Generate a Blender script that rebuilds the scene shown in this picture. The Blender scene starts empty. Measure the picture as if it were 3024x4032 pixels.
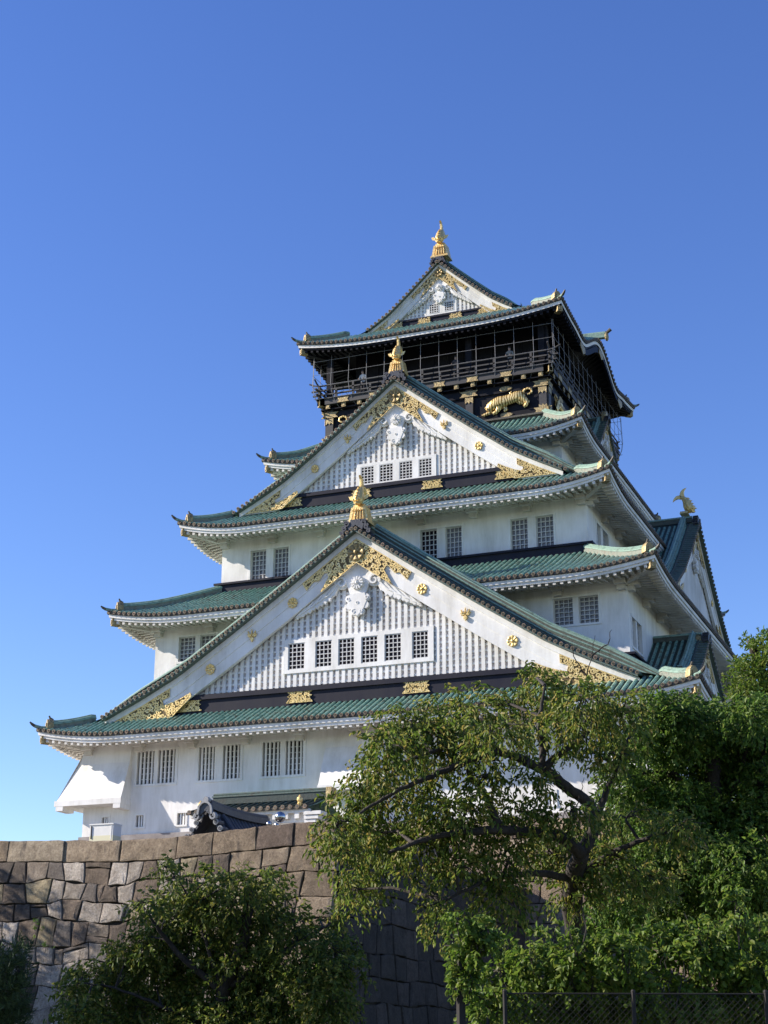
import bpy, math, random
import numpy as np
from mathutils import Vector, Matrix
from math import sin, cos, pi, radians, sqrt, atan2
random.seed(7)
SC = bpy.context.scene
COL = SC.collection

# ------------------------------------------------------------------ camera, sky, sun, exposure
cam_d = bpy.data.cameras.new("camera"); cam = bpy.data.objects.new("camera", cam_d); COL.objects.link(cam)
cam_d.sensor_fit = 'VERTICAL'; cam_d.sensor_height = 24.0; cam_d.lens = 24.0*6193.16/4032.0
cam_d.clip_start = 0.1; cam_d.clip_end = 5000
_yaw, _pitch, _roll = radians(-22.035), radians(18.687), radians(0.136)
_f = Vector((sin(_yaw)*cos(_pitch), cos(_yaw)*cos(_pitch), sin(_pitch)))
_r = Vector((cos(_yaw), -sin(_yaw), 0)); _u = _r.cross(_f)
_r2 = _r*cos(_roll)+_u*sin(_roll); _u2 = -_r*sin(_roll)+_u*cos(_roll)
_m = Matrix((_r2, _u2, -_f)).transposed().to_4x4(); _m.translation = Vector((31.77, -94.99, 1.6))
cam.matrix_world = _m
SC.camera = cam
SUN = Vector((-3.4, -1.12, 1.85)).normalized()          # direction towards the sun
_el = math.asin(SUN.z); _az = atan2(SUN.x, SUN.y)
world = bpy.data.worlds.new("World"); SC.world = world; world.use_nodes = True
_wn = world.node_tree.nodes; _bg = _wn["Background"]
_sky = _wn.new("ShaderNodeTexSky"); _sky.sky_type = 'NISHITA'; _sky.sun_disc = False
_sky.sun_elevation = _el; _sky.sun_rotation = _az % (2*pi); _sky.altitude = 0; _sky.air_density = 1.0; _sky.dust_density = 0.05; _sky.ozone_density = 3.0
_hs = _wn.new("ShaderNodeHueSaturation"); _hs.inputs["Saturation"].default_value = 1.20; _hs.inputs["Hue"].default_value = 0.519
world.node_tree.links.new(_sky.outputs[0], _hs.inputs["Color"]); world.node_tree.links.new(_hs.outputs[0], _bg.inputs[0]); _bg.inputs[1].default_value = 0.118
sun_d = bpy.data.lights.new("sun", 'SUN'); sun_d.energy = 5.0; sun_d.angle = radians(0.53); sun_d.color = (1.0, 0.91, 0.79)
sun = bpy.data.objects.new("sun", sun_d); COL.objects.link(sun); sun.location = (-60, -80, 90)
sun.rotation_euler = SUN.to_track_quat('Z', 'Y').to_euler()
SC.view_settings.view_transform = 'Standard'; SC.view_settings.look = 'None'
SC.view_settings.exposure = 0.88; SC.view_settings.gamma = 1.0

# ------------------------------------------------------------------ materials
def mat(name, col, rough=0.7, metal=0.0, vary=None, scale=2.0, detail=6, bump=0.0, bscale=20, stretch=(1,1,1), vpos=(0.35,0.65), spec=0.5):
    """principled material; vary = list of colours mixed in by a noise texture in object space"""
    m = bpy.data.materials.new(name); m.use_nodes = True
    nt = m.node_tree; b = nt.nodes["Principled BSDF"]
    b.inputs["Base Color"].default_value = (*col, 1); b.inputs["Roughness"].default_value = rough; b.inputs["Metallic"].default_value = metal
    b.inputs["Specular IOR Level"].default_value = spec
    if vary or bump:
        tc = nt.nodes.new("ShaderNodeTexCoord"); mp = nt.nodes.new("ShaderNodeMapping"); mp.inputs["Scale"].default_value = stretch
        nt.links.new(tc.outputs["Object"], mp.inputs[0])
    if vary:
        n = nt.nodes.new("ShaderNodeTexNoise"); n.inputs["Scale"].default_value = scale; n.inputs["Detail"].default_value = detail; n.inputs["Roughness"].default_value = 0.65
        nt.links.new(mp.outputs[0], n.inputs["Vector"])
        r = nt.nodes.new("ShaderNodeValToRGB"); cols = [col]+list(vary); e = r.color_ramp.elements
        while len(e) < len(cols): e.new(0.5)
        for i, c in enumerate(cols):
            e[i].position = vpos[0]+(vpos[1]-vpos[0])*i/(len(cols)-1); e[i].color = (*c, 1)
        nt.links.new(n.outputs["Fac"], r.inputs[0]); nt.links.new(r.outputs[0], b.inputs["Base Color"])
    if bump:
        n2 = nt.nodes.new("ShaderNodeTexNoise"); n2.inputs["Scale"].default_value = bscale; n2.inputs["Detail"].default_value = 5
        nt.links.new(mp.outputs[0], n2.inputs["Vector"])
        bp = nt.nodes.new("ShaderNodeBump"); bp.inputs["Strength"].default_value = bump; bp.inputs["Distance"].default_value = 0.05
        nt.links.new(n2.outputs["Fac"], bp.inputs["Height"]); nt.links.new(bp.outputs[0], b.inputs["Normal"])
    return m

M = {}
def plaster(name, base, stain):
    m = mat(name, base, 0.85, bump=0.12, bscale=6)
    nt = m.node_tree; b = nt.nodes["Principled BSDF"]; tc = nt.nodes["Texture Coordinate"]
    mp = nt.nodes.new("ShaderNodeMapping"); mp.inputs["Scale"].default_value = (1.2, 1.2, 0.18); nt.links.new(tc.outputs["Object"], mp.inputs[0])
    n = nt.nodes.new("ShaderNodeTexNoise"); n.inputs["Scale"].default_value = 1.6; n.inputs["Detail"].default_value = 8; n.inputs["Roughness"].default_value = 0.7
    nt.links.new(mp.outputs[0], n.inputs["Vector"])
    n2 = nt.nodes.new("ShaderNodeTexNoise"); n2.inputs["Scale"].default_value = 0.5; n2.inputs["Detail"].default_value = 5
    nt.links.new(tc.outputs["Object"], n2.inputs["Vector"])
    mu = nt.nodes.new("ShaderNodeMath"); mu.operation = 'MULTIPLY'; nt.links.new(n.outputs["Fac"], mu.inputs[0]); nt.links.new(n2.outputs["Fac"], mu.inputs[1])
    r = nt.nodes.new("ShaderNodeValToRGB"); r.color_ramp.elements[0].position = 0.16; r.color_ramp.elements[1].position = 0.40
    r.color_ramp.elements[0].color = (*base, 1); r.color_ramp.elements[1].color = (*stain, 1)
    nt.links.new(mu.outputs[0], r.inputs[0]); nt.links.new(r.outputs[0], b.inputs["Base Color"])
    return m
M['plaster'] = plaster("white_plaster", (0.82, 0.80, 0.775), (0.60, 0.575, 0.53))
M['trim'] = plaster("white_trim", (0.82, 0.81, 0.79), (0.60, 0.58, 0.54))
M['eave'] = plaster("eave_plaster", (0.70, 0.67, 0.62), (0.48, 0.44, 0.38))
M['tile'] = mat("green_copper_tile", (0.04, 0.095, 0.072), 0.38, vary=[(0.085, 0.185, 0.145), (0.22, 0.38, 0.305), (0.09, 0.10, 0.072), (0.13,0.25,0.20)], scale=2.8, vpos=(0.3, 0.72), bump=0.25, bscale=9)
M['pan'] = mat("dark_green_pan_tile", (0.012, 0.022, 0.019), 0.6, vary=[(0.025, 0.043, 0.037), (0.022, 0.022, 0.017)], scale=2.5, bump=0.2, bscale=9)
M['ridge'] = mat("pale_green_ridge_tile", (0.11, 0.19, 0.15), 0.5, vary=[(0.22, 0.33, 0.27), (0.10, 0.13, 0.10)], scale=2.5, vpos=(0.3, 0.7), bump=0.2, bscale=12)
M['ridge_dark'] = mat("weathered_ridge_stack", (0.035, 0.050, 0.040), 0.65, vary=[(0.075, 0.085, 0.066), (0.04, 0.038, 0.03)], scale=5, vpos=(0.3, 0.7), bump=0.4, bscale=14)
M['verge'] = mat('dull_green_verge_tile', (0.05, 0.075, 0.062), 0.5, vary=[(0.09, 0.13, 0.11), (0.07, 0.066, 0.05)], scale=4, bump=0.3, bscale=14)
M['hip_side'] = mat('weathered_hip_stack', (0.10, 0.125, 0.10), 0.6, vary=[(0.19, 0.21, 0.17), (0.14, 0.12, 0.095)], scale=3, bump=0.4, bscale=12)
M['tile_end'] = mat("dark_eave_tile", (0.045, 0.04, 0.03), 0.6, vary=[(0.11, 0.095, 0.07)], scale=8, bump=0.3, bscale=20)
M['ring'] = mat("bronze_tile_end", (0.30, 0.21, 0.12), 0.45, 0.3, vary=[(0.16, 0.12, 0.08), (0.36, 0.22, 0.15)], scale=3)
M['hole'] = mat("dark_recess", (0.03, 0.03, 0.02), 0.8)
M['gold'] = mat("gold_leaf", (0.84, 0.62, 0.27), 0.38, 0.5, vary=[(0.70, 0.48, 0.17), (0.93, 0.74, 0.38)], scale=5, bump=0.35, bscale=16)
M['gold_dull'] = mat("aged_gold", (0.42, 0.31, 0.14), 0.5, 0.5, vary=[(0.24, 0.18, 0.09), (0.55, 0.43, 0.21)], scale=7, bump=0.5, bscale=22)
M['gold_back'] = mat("dark_bronze_ground", (0.09, 0.06, 0.018), 0.55, 0.3, vary=[(0.14, 0.09, 0.03)], scale=9)
M['black'] = mat("black_lacquer", (0.007, 0.007, 0.010), 0.55, vary=[(0.013, 0.012, 0.016)], scale=2, spec=0.15)
M['black_grey'] = mat("weathered_black_wood", (0.030, 0.028, 0.030), 0.6, vary=[(0.055, 0.05, 0.048)], scale=3, stretch=(0.4, 0.4, 3))
M['band'] = mat("navy_metal_sheet", (0.010, 0.010, 0.022), 0.55, spec=0.2, vary=[(0.018, 0.017, 0.026)], scale=1.5, stretch=(1, 1, 0.3))
M['glass'] = mat("dark_window_pane", (0.010, 0.010, 0.016), 0.25, vary=[(0.03, 0.014, 0.016)], scale=3, spec=0.2)
M['glass_grey'] = mat("curtained_window_pane", (0.13, 0.13, 0.15), 0.3, vary=[(0.26, 0.25, 0.26), (0.10, 0.10, 0.12)], scale=2.5)
M['muntin'] = mat("grey_white_muntin", (0.55, 0.54, 0.53), 0.6)
M['wire'] = mat("galvanised_wire", (0.21, 0.21, 0.22), 0.5)
M['kawara'] = mat("black_clay_tile", (0.03, 0.032, 0.042), 0.45, vary=[(0.06, 0.06, 0.07)], scale=4, bump=0.3, bscale=14)
M['kawara_end'] = mat("grey_clay_tile_end", (0.20, 0.20, 0.21), 0.6, vary=[(0.33, 0.33, 0.33)], scale=8)
M['chrome'] = mat("chrome", (0.42, 0.42, 0.43), 0.22, 1.0)
M['cabinet_w'] = mat("white_enamel", (0.72, 0.71, 0.68), 0.5, vary=[(0.66, 0.65, 0.62)], scale=2)
M['cabinet_c'] = mat("cream_enamel", (0.66, 0.62, 0.42), 0.5)
M['bark'] = mat("dark_bark", (0.018, 0.014, 0.012), 0.9, vary=[(0.045, 0.036, 0.03)], scale=9, bump=0.7, bscale=18, stretch=(1, 1, 0.4))
M['iron'] = mat("rusty_fence_steel", (0.009, 0.008, 0.008), 0.8, 0.0, vary=[(0.02, 0.014, 0.01)], scale=6)

def leaf_mat(name, cols, trans=0.42):
    m = bpy.data.materials.new(name); m.use_nodes = True; nt = m.node_tree; b = nt.nodes["Principled BSDF"]; out = nt.nodes["Material Output"]
    g = nt.nodes.new("ShaderNodeNewGeometry"); r = nt.nodes.new("ShaderNodeValToRGB"); e = r.color_ramp.elements
    while len(e) < len(cols): e.new(0.5)
    for i, c in enumerate(cols): e[i].position = i/(len(cols)-1); e[i].color = (*c, 1)
    nt.links.new(g.outputs["Random Per Island"], r.inputs[0]); nt.links.new(r.outputs[0], b.inputs["Base Color"])
    b.inputs["Roughness"].default_value = 0.5; b.inputs["Specular IOR Level"].default_value = 0.28
    t = nt.nodes.new("ShaderNodeBsdfTranslucent"); hs = nt.nodes.new("ShaderNodeHueSaturation"); hs.inputs["Value"].default_value = 1.6
    nt.links.new(r.outputs[0], hs.inputs["Color"]); nt.links.new(hs.outputs[0], t.inputs[0])
    mx = nt.nodes.new("ShaderNodeMixShader"); mx.inputs[0].default_value = trans
    nt.links.new(b.outputs[0], mx.inputs[1]); nt.links.new(t.outputs[0], mx.inputs[2]); nt.links.new(mx.outputs[0], out.inputs[0])
    return m
M['leaf_cherry'] = leaf_mat("cherry_leaf", [(0.04, 0.075, 0.011), (0.075, 0.12, 0.016), (0.12, 0.165, 0.024), (0.18, 0.20, 0.036), (0.26, 0.20, 0.055)])
M['leaf_dark'] = leaf_mat("evergreen_leaf", [(0.035, 0.075, 0.012), (0.065, 0.125, 0.018), (0.105, 0.175, 0.026), (0.16, 0.20, 0.045)])
M['leaf_bright'] = leaf_mat("bright_leaf", [(0.05, 0.095, 0.012), (0.085, 0.145, 0.018), (0.125, 0.18, 0.026), (0.15, 0.17, 0.035)])
M['leaf_bush'] = leaf_mat("bush_leaf", [(0.045, 0.08, 0.014), (0.08, 0.12, 0.02), (0.125, 0.155, 0.03), (0.19, 0.18, 0.04)])
M['needle'] = leaf_mat("pine_needle", [(0.03, 0.055, 0.022), (0.05, 0.085, 0.03), (0.07, 0.10, 0.035)], 0.15)

# ------------------------------------------------------------------ mesh builder
class MB:
    def __init__(s): s.v = []; s.f = []; s.mi = []
    def add(s, vs, fs, k=0):
        n = len(s.v); s.v += [tuple(p) for p in vs]; s.f += [tuple(n+i for i in f) for f in fs]; s.mi += [k]*len(fs)
    def box(s, x0, x1, y0, y1, z0, z1, k=0):
        s.add([(x0,y0,z0),(x1,y0,z0),(x1,y1,z0),(x0,y1,z0),(x0,y0,z1),(x1,y0,z1),(x1,y1,z1),(x0,y1,z1)],
              [(0,3,2,1),(4,5,6,7),(0,1,5,4),(1,2,6,5),(2,3,7,6),(3,0,4,7)], k)
    def grid(s, P, k=0, flip=False):
        n, m = len(P), len(P[0]); vs = [p for row in P for p in row]; fs = []
        for i in range(n-1):
            for j in range(m-1):
                q = (i*m+j, i*m+j+1, (i+1)*m+j+1, (i+1)*m+j); fs.append(q[::-1] if flip else q)
        s.add(vs, fs, k)
    def beam(s, pts, side, w, h, k=0, up=Vector((0,0,1))):
        """rectangular section swept along pts; side = width direction; pts are the section's bottom centre"""
        side = Vector(side).normalized(); rings = []
        for p in pts:
            p = Vector(p); rings.append([p-side*w/2, p+side*w/2, p+side*w/2+up*h, p-side*w/2+up*h])
        n = len(rings); vs = [q for r in rings for q in r]; fs = []
        for i in range(n-1):
            for j in range(4): fs.append((i*4+j, i*4+(j+1)%4, (i+1)*4+(j+1)%4, (i+1)*4+j))
        fs += [(3,2,1,0), tuple((n-1)*4+j for j in range(4))]
        s.add(vs, fs, k)
    def tube(s, pts, r, n=6, k=0, cap=True):
        pts = [Vector(p) for p in pts]; N = len(pts); rr = r if isinstance(r, (list, tuple)) else [r]*N; vs = []; fs = []
        t0 = (pts[1]-pts[0]).normalized(); a = t0.orthogonal().normalized()
        for i, p in enumerate(pts):
            t = (pts[min(i+1, N-1)]-pts[max(i-1, 0)])
            t = t.normalized() if t.length > 1e-9 else t0
            a = (a-t*a.dot(t)); a = a.normalized() if a.length > 1e-6 else t.orthogonal().normalized(); b = t.cross(a)
            for j in range(n):
                q = 2*pi*j/n; vs.append(p+(a*cos(q)+b*sin(q))*rr[i])
        for i in range(N-1):
            for j in range(n): fs.append((i*n+j, i*n+(j+1)%n, (i+1)*n+(j+1)%n, (i+1)*n+j))
        if cap: fs += [tuple(range(n))[::-1], tuple((N-1)*n+j for j in range(n))]
        s.add(vs, fs, k)
    def half(s, pts, side, nrm, r, k=0, n=4):
        """half-round tile ridge along pts"""
        side = Vector(side); vs = []; N = len(pts); fs = []
        for p in pts:
            p = Vector(p)
            for j in range(n+1):
                q = pi*j/n; vs.append(p+side*(cos(q)*r)+nrm*(sin(q)*r))
        for i in range(N-1):
            for j in range(n): fs.append((i*(n+1)+j, i*(n+1)+j+1, (i+1)*(n+1)+j+1, (i+1)*(n+1)+j))
        fs.append(tuple(range(n+1))[::-1])
        s.add(vs, fs, k)
    def disc(s, c, nrm, r, h, n=10, k=0):
        c = Vector(c); nrm = Vector(nrm).normalized(); s.tube([c, c+nrm*h], r, n, k)
    def prism(s, poly, depth, T, k=0, bevel=0.0):
        """2-D outline poly (u,w) extruded by depth along local -y; T maps (u, y, w) to world"""
        n = len(poly); cx = sum(p[0] for p in poly)/n; cw = sum(p[1] for p in poly)/n
        def sc(f): return [(cx+(p[0]-cx)*f, cw+(p[1]-cw)*f) for p in poly]
        rings = [[T(p[0], 0, p[1]) for p in poly], [T(p[0], -depth*(1-0.35*(bevel > 0)), p[1]) for p in poly]]
        if bevel: rings.append([T(p[0], -depth, p[1]) for p in sc(1-bevel)])
        vs = [q for r in rings for q in r]; fs = []
        for i in range(len(rings)-1):
            for j in range(n): fs.append((i*n+j, i*n+(j+1)%n, (i+1)*n+(j+1)%n, (i+1)*n+j))
        fs.append(tuple((len(rings)-1)*n+j for j in range(n))); fs.append(tuple(range(n))[::-1])
        s.add(vs, fs, k)
    def blob(s, c, r, k=0, n=10, m=7):
        c = Vector(c); r = (r, r, r) if not isinstance(r, (tuple, list)) else r; P = []
        for i in range(m+1):
            th = pi*i/m; P.append([(c.x+r[0]*sin(th)*cos(2*pi*j/n), c.y+r[1]*sin(th)*sin(2*pi*j/n), c.z-r[2]*cos(th)) for j in range(n+1)])
        s.grid(P, k, flip=False)
    def build(s, name, mats, parent=None, smooth=False, loc=None, label=None):
        me = bpy.data.meshes.new(name); me.from_pydata(s.v, [], s.f)
        for m in (mats if isinstance(mats, (list, tuple)) else [mats]): me.materials.append(M[m] if isinstance(m, str) else m)
        if any(s.mi): me.polygons.foreach_set("material_index", s.mi)
        if smooth: me.polygons.foreach_set("use_smooth", [True]*len(me.polygons))
        me.update()
        return link(name, me, parent, loc, label)
def link(name, me, parent=None, loc=None, label=None):
    o = bpy.data.objects.new(name, me); COL.objects.link(o)
    if parent is not None:
        o.parent = parent
        off = Vector((0, 0, 0)); p = parent
        while p is not None: off += p.location; p = p.parent
        o.location = (Vector(loc) if loc is not None else Vector((0, 0, 0)))-off
    elif loc is not None: o.location = loc
    if label: o["label"] = label
    return o
def tag(o, label, cat, group=None, kind=None):
    if label: o["label"] = label
    if cat: o["category"] = cat
    if group: o["group"] = group
    if kind: o["kind"] = kind
    return o
def thing(name, label, cat, loc, group=None):
    o = bpy.data.objects.new(name, None); COL.objects.link(o); o.location = loc; o.empty_display_size = 0.3
    return tag(o, label, cat, group)
def interp(x, xs, ys):
    return float(np.interp(x, xs, ys))

# ------------------------------------------------------------------ castle tower
ZB = 12.3                                             # foot of the plastered walls (top of the stone base)
castle = thing("castle_tower", "five-tiered white castle tower with green tiled roofs and gold-trimmed gables on a stone base", "castle", (0, 0, ZB))
FRONT, RIGHT, LEFT, BACK = 0, 1, 2, 3
def face_T(face, off):
    """map (u, y_in, z): u along the face (left to right seen from outside), y_in = inward depth behind the plane at distance off"""
    if face == FRONT: return lambda u, y, z: Vector((u, -off+y, z))
    if face == RIGHT: return lambda u, y, z: Vector((off-y, u, z))
    if face == BACK: return lambda u, y, z: Vector((-u, off-y, z))
    return lambda u, y, z: Vector((-off+y, -u, z))

def holed_wall(mb, T, u0, u1, z0, z1, holes, depth=0.28):
    us = sorted({u0, u1, *[h[0] for h in holes], *[h[1] for h in holes]}); zs = sorted({z0, z1, *[h[2] for h in holes], *[h[3] for h in holes]})
    for i in range(len(us)-1):
        for j in range(len(zs)-1):
            uc, zc = (us[i]+us[i+1])/2, (zs[j]+zs[j+1])/2
            if any(h[0] < uc < h[1] and h[2] < zc < h[3] for h in holes): continue
            mb.add([T(us[i],0,zs[j]), T(us[i+1],0,zs[j]), T(us[i+1],0,zs[j+1]), T(us[i],0,zs[j+1])], [(0,1,2,3)])
    for a, b, c, d in holes:
        mb.add([T(a,0,c),T(b,0,c),T(b,0,d),T(a,0,d),T(a,depth,c),T(b,depth,c),T(b,depth,d),T(a,depth,d)], [(0,4,5,1),(1,5,6,2),(2,6,7,3),(3,7,4,0)])

WIN = {}
def window(face, off, u0, u1, z0, z1, style, label=None):
    """bars of a window plus its pane as sub-part; repeats share mesh data"""
    w, h = round(u1-u0, 2), round(z1-z0, 2); key = (w, h, style, face)
    T0 = face_T(face, 0.0)
    if key not in WIN:
        b = MB(); p = MB()
        def bx(a0, a1, y0, y1, c0, c1):
            q = [T0(a,y,c) for c in (c0,c1) for y in (y0,y1) for a in (a0,a1)]
            b.add(q, [(0,1,3,2),(4,6,7,5),(0,4,5,1),(1,5,7,3),(3,7,6,2),(2,6,4,0)])
        if style == 'bars':                               # thick plastered uprights in front of a fine grid
            n = 4
            for i in range(n):
                c = w*(i+0.72)/(n+0.4); bx(c-0.05, c+0.05, 0.05, 0.15, 0.003, h-0.003)
            for i in range(1, 6): bx(0.003, w-0.003, 0.215, 0.235, h*i/6-0.02, h*i/6+0.02)
        elif style == 'slot':
            for i in range(2): c = w*(i+1)/3; bx(c-0.04, c+0.04, 0.06, 0.13, 0.003, h-0.003)
        else:
            cols, rows = (4, 6) if style != 'small' else (4, 4)
            bx(0.002, 0.05, 0.14, 0.22, 0.002, h-0.002); bx(w-0.05, w-0.002, 0.14, 0.22, 0.002, h-0.002)
            bx(0.05, w-0.05, 0.14, 0.22, 0.002, 0.05); bx(0.05, w-0.05, 0.14, 0.22, h-0.05, h-0.002)
            for i in range(1, cols): c = w*i/cols; bx(c-0.022, c+0.022, 0.15, 0.20, 0.05, h-0.05)
            for i in range(1, rows): c = h*i/rows; bx(0.05, w-0.05, 0.153, 0.197, c-0.022, c+0.022)
        q = [T0(0.001,0.265,0.001), T0(w-0.001,0.265,0.001), T0(w-0.001,0.265,h-0.001), T0(0.001,0.265,h-0.001)]
        p.add(q, [(0,1,2,3)])
        bm_ = bpy.data.meshes.new("window"); bm_.from_pydata(b.v, [], b.f); bm_.materials.append(M['muntin'] if style not in ('bars', 'slot') else M['trim'])
        pm = bpy.data.meshes.new("pane"); pm.from_pydata(p.v, [], p.f); pm.materials.append(M['glass_grey'] if style == 'grey' else M['glass'])
        WIN[key] = (bm_, pm)
    bm_, pm = WIN[key]; loc = face_T(face, off)(u0, 0, z0)
    o = link("window", bm_, castle, loc, label); pn = link("pane", pm, o, loc)
    return o

# --- tier walls: half width, half depth, bottom, top, openings on the front and the right face
def pairs(ps, z0, z1, mirror=True):
    out = []
    for a, b in ps:
        out.append((a, b, z0, z1))
        if mirror: out.append((-b, -a, z0, z1))
    return out
T1F = pairs([(-13.15,-12.1),(-11.85,-10.77),(-9.33,-8.37),(-7.88,-6.82),(-5.51,-4.47),(-4.15,-3.12)], 15.0, 16.82)
T1S = pairs([(-13.05,-12.58),(-10.5,-10.0),(-15.19,-14.78)], 12.7, 13.33)
T2F = pairs([(9.98,11.04),(11.36,12.42)], 22.4, 23.86)
T2R = pairs([(-16.67,-15.7),(-15.45,-14.45)], 21.1, 22.72)
T3F = pairs([(1.47,2.47),(2.99,3.98),(6.87,7.87),(8.36,9.37)], 27.75, 29.54)
T3R = pairs([(-12.57,-11.63),(-11.09,-9.94)], 27.9, 29.46)
TIERS = [(16.42, 20.05, ZB, 17.9, T1F+T1S, []), (13.97, 17.34, 17.0, 24.95, T2F, T2R), (11.3, 14.56, 26.2, 30.95, T3F, T3R), (8.62, 9.5, 31.0, 36.5, [], [])]
for n, (w, d, z0, z1, hf, hr) in enumerate(TIERS):
    mb = MB()
    holed_wall(mb, face_T(FRONT, d), -w, w, z0, z1, hf); holed_wall(mb, face_T(RIGHT, w), -d, d, z0, z1, hr)
    for fc, off, hw in ((LEFT, w, d), (BACK, d, w)):
        T = face_T(fc, off); mb.add([T(-hw,0,z0),T(hw,0,z0),T(hw,0,z1),T(-hw,0,z1)], [(0,1,2,3)])
    mb.build("wall", "plaster", castle)
for h in T1F: window(FRONT, 20.05, *h, 'bars')
for h in T1S: window(FRONT, 20.05, *h, 'slot')
for h in T2F: window(FRONT, 17.34, *h, 'grey')
for h in T2R: window(RIGHT, 13.97, *h, 'grey')
for h in T3F: window(FRONT, 14.56, *h, 'dark' if abs(h[0]-1.47) < .01 else 'grey')
for h in T3R: window(RIGHT, 11.3, *h, 'grey')
# shallow raised surrounds and sills round the openings
def surround(T, u0, u1, z0, z1, w=0.13, p=0.035):
    mb = MB()
    def bx(a0, a1, c0, c1, y0=-p, y1=-0.001):
        q = [T(a,y,c) for c in (c0,c1) for y in (y0,y1) for a in (a0,a1)]
        mb.add(q, [(0,1,3,2),(4,6,7,5),(0,4,5,1),(1,5,7,3),(3,7,6,2),(2,6,4,0)])
    bx(u0-w, u1+w, z1, z1+w); bx(u0-w, u1+w, z0-w*0.8, z0, -p*1.6); bx(u0-w, u0, z0, z1); bx(u1, u1+w, z0, z1)
    mb.build("window_surround", "trim", castle)
T = face_T(FRONT, 20.05)
for a, b in ((-13.15,-10.77),(-9.33,-6.82),(-5.51,-3.12),(3.12,5.51),(6.82,9.33),(10.77,13.15)): surround(T, a, b, 15.0, 16.82, 0.16)
for h in T1S: surround(T, *h, w=0.12)
T = face_T(FRONT, 17.34)
for s in (-1, 1): surround(T, *sorted((9.98*s, 12.42*s)), 22.4, 23.86, 0.14)
T = face_T(FRONT, 14.56)
for a, b in ((1.47,3.98),(6.87,9.37)):
    for s in (-1, 1): surround(T, *sorted((a*s, b*s)), 27.75, 29.54, 0.12)
surround(face_T(RIGHT, 13.97), -16.67, -14.45, 21.1, 22.72); surround(face_T(RIGHT, 11.3), -12.57, -9.94, 27.9, 29.46)
# grey sill course under the lowest walls
mb = MB(); mb.box(-16.55, 16.55, -20.2, 20.2, ZB-0.28, ZB); mb.build("sill_course", mat("grey_sill", (0.33, 0.30, 0.28), 0.8, vary=[(0.22, 0.19, 0.18)], scale=1.5), castle)
# stone-drop bays on the lowest wall
def bay(u0, u1, flare_l, flare_r, D=20.05):
    mb = MB(); zt, zb = 17.25, 14.2; p = 0.95
    def ring(z, o, fl, fr): return [(u0-fl, -D+0.0, z), (u0-fl, -D-o, z), (u1+fr, -D-o, z), (u1+fr, -D, z)]
    rs = [ring(zt, 0.06, 0.03, 0.0), ring(zt-1.0, 0.22, flare_l*0.28, 0), ring(zb, p, flare_l, flare_r), ring(zb, p+0.09, flare_l+0.09*(flare_l > .3), 0.06), ring(zb-0.3, p+0.09, flare_l+0.09*(flare_l > .3), 0.06), ring(zb-0.3, 0.0, flare_l, 0)]
    for a, b in zip(rs, rs[1:]): mb.grid([a, b])
    for x in (u0-flare_l+0.02, u1-0.42): mb.box(x, x+0.45, -D-p-0.08, -D+0.1, zb-0.55, zb-0.301)
    if flare_l > 0.3: mb.add([(u0-flare_l,-D,zb),(u0-flare_l,-D-p,zb),(u0-flare_l,-D+3.2,zb),(u0,-D+3.2,zt),(u0,-D,zt),(u0-flare_l,-D+3.2,zb-.3),(u0-flare_l,-D-p,zb-.3)], [(1,2,3,4),(1,6,5,2)])
    return mb.build("stone_drop_bay", "plaster", castle)
bay(-16.42, -13.5, 1.15, 0.0); bay(-1.75, 1.75, 0.05, 0.05)
b2 = bay(13.5, 16.42, 0.05, 0.9)

# --- roofs ----------------------------------------------------------------
TS = 0.33                                             # spacing of the round tile rows
class Roof:
    """rectangular roof: half width a, half depth b, eave height z, profile P(d) over distance d inward, corner lift"""
    def __init__(s, a, b, prof, run, lift=0.55, L=5.0, bump=None):
        s.a, s.b, s.prof, s.run, s.lift, s.L, s.bump = a, b, prof, run, lift, L, bump
    def P(s, d): return interp(d, [p[0] for p in s.prof], [p[1] for p in s.prof])
    def up(s, c, d): return s.lift*max(0.0, 1-max(c, 0)/s.L)**2*max(0.0, 1-d/max(s.run, .1))**1.3
    def side(s, face):                                  # (half length, offset)
        return (s.a, s.b) if face in (FRONT, BACK) else (s.b, s.a)
    def z(s, face, u, d):
        hl, off = s.side(face); z = s.P(d)+s.up(hl-abs(u)-0.0*d, d)
        if s.bump and face in (RIGHT, LEFT):
            z += s.bump(u)*max(0.0, 1-d/3.2)
        return z
    def pt(s, face, u, d, dz=0.0):
        hl, off = s.side(face); return face_T(face, off)(u, d, s.z(face, u, d)+dz)
def us_list(hl, n): return [hl*(-1+2*i/n) for i in range(n+1)]

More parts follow.
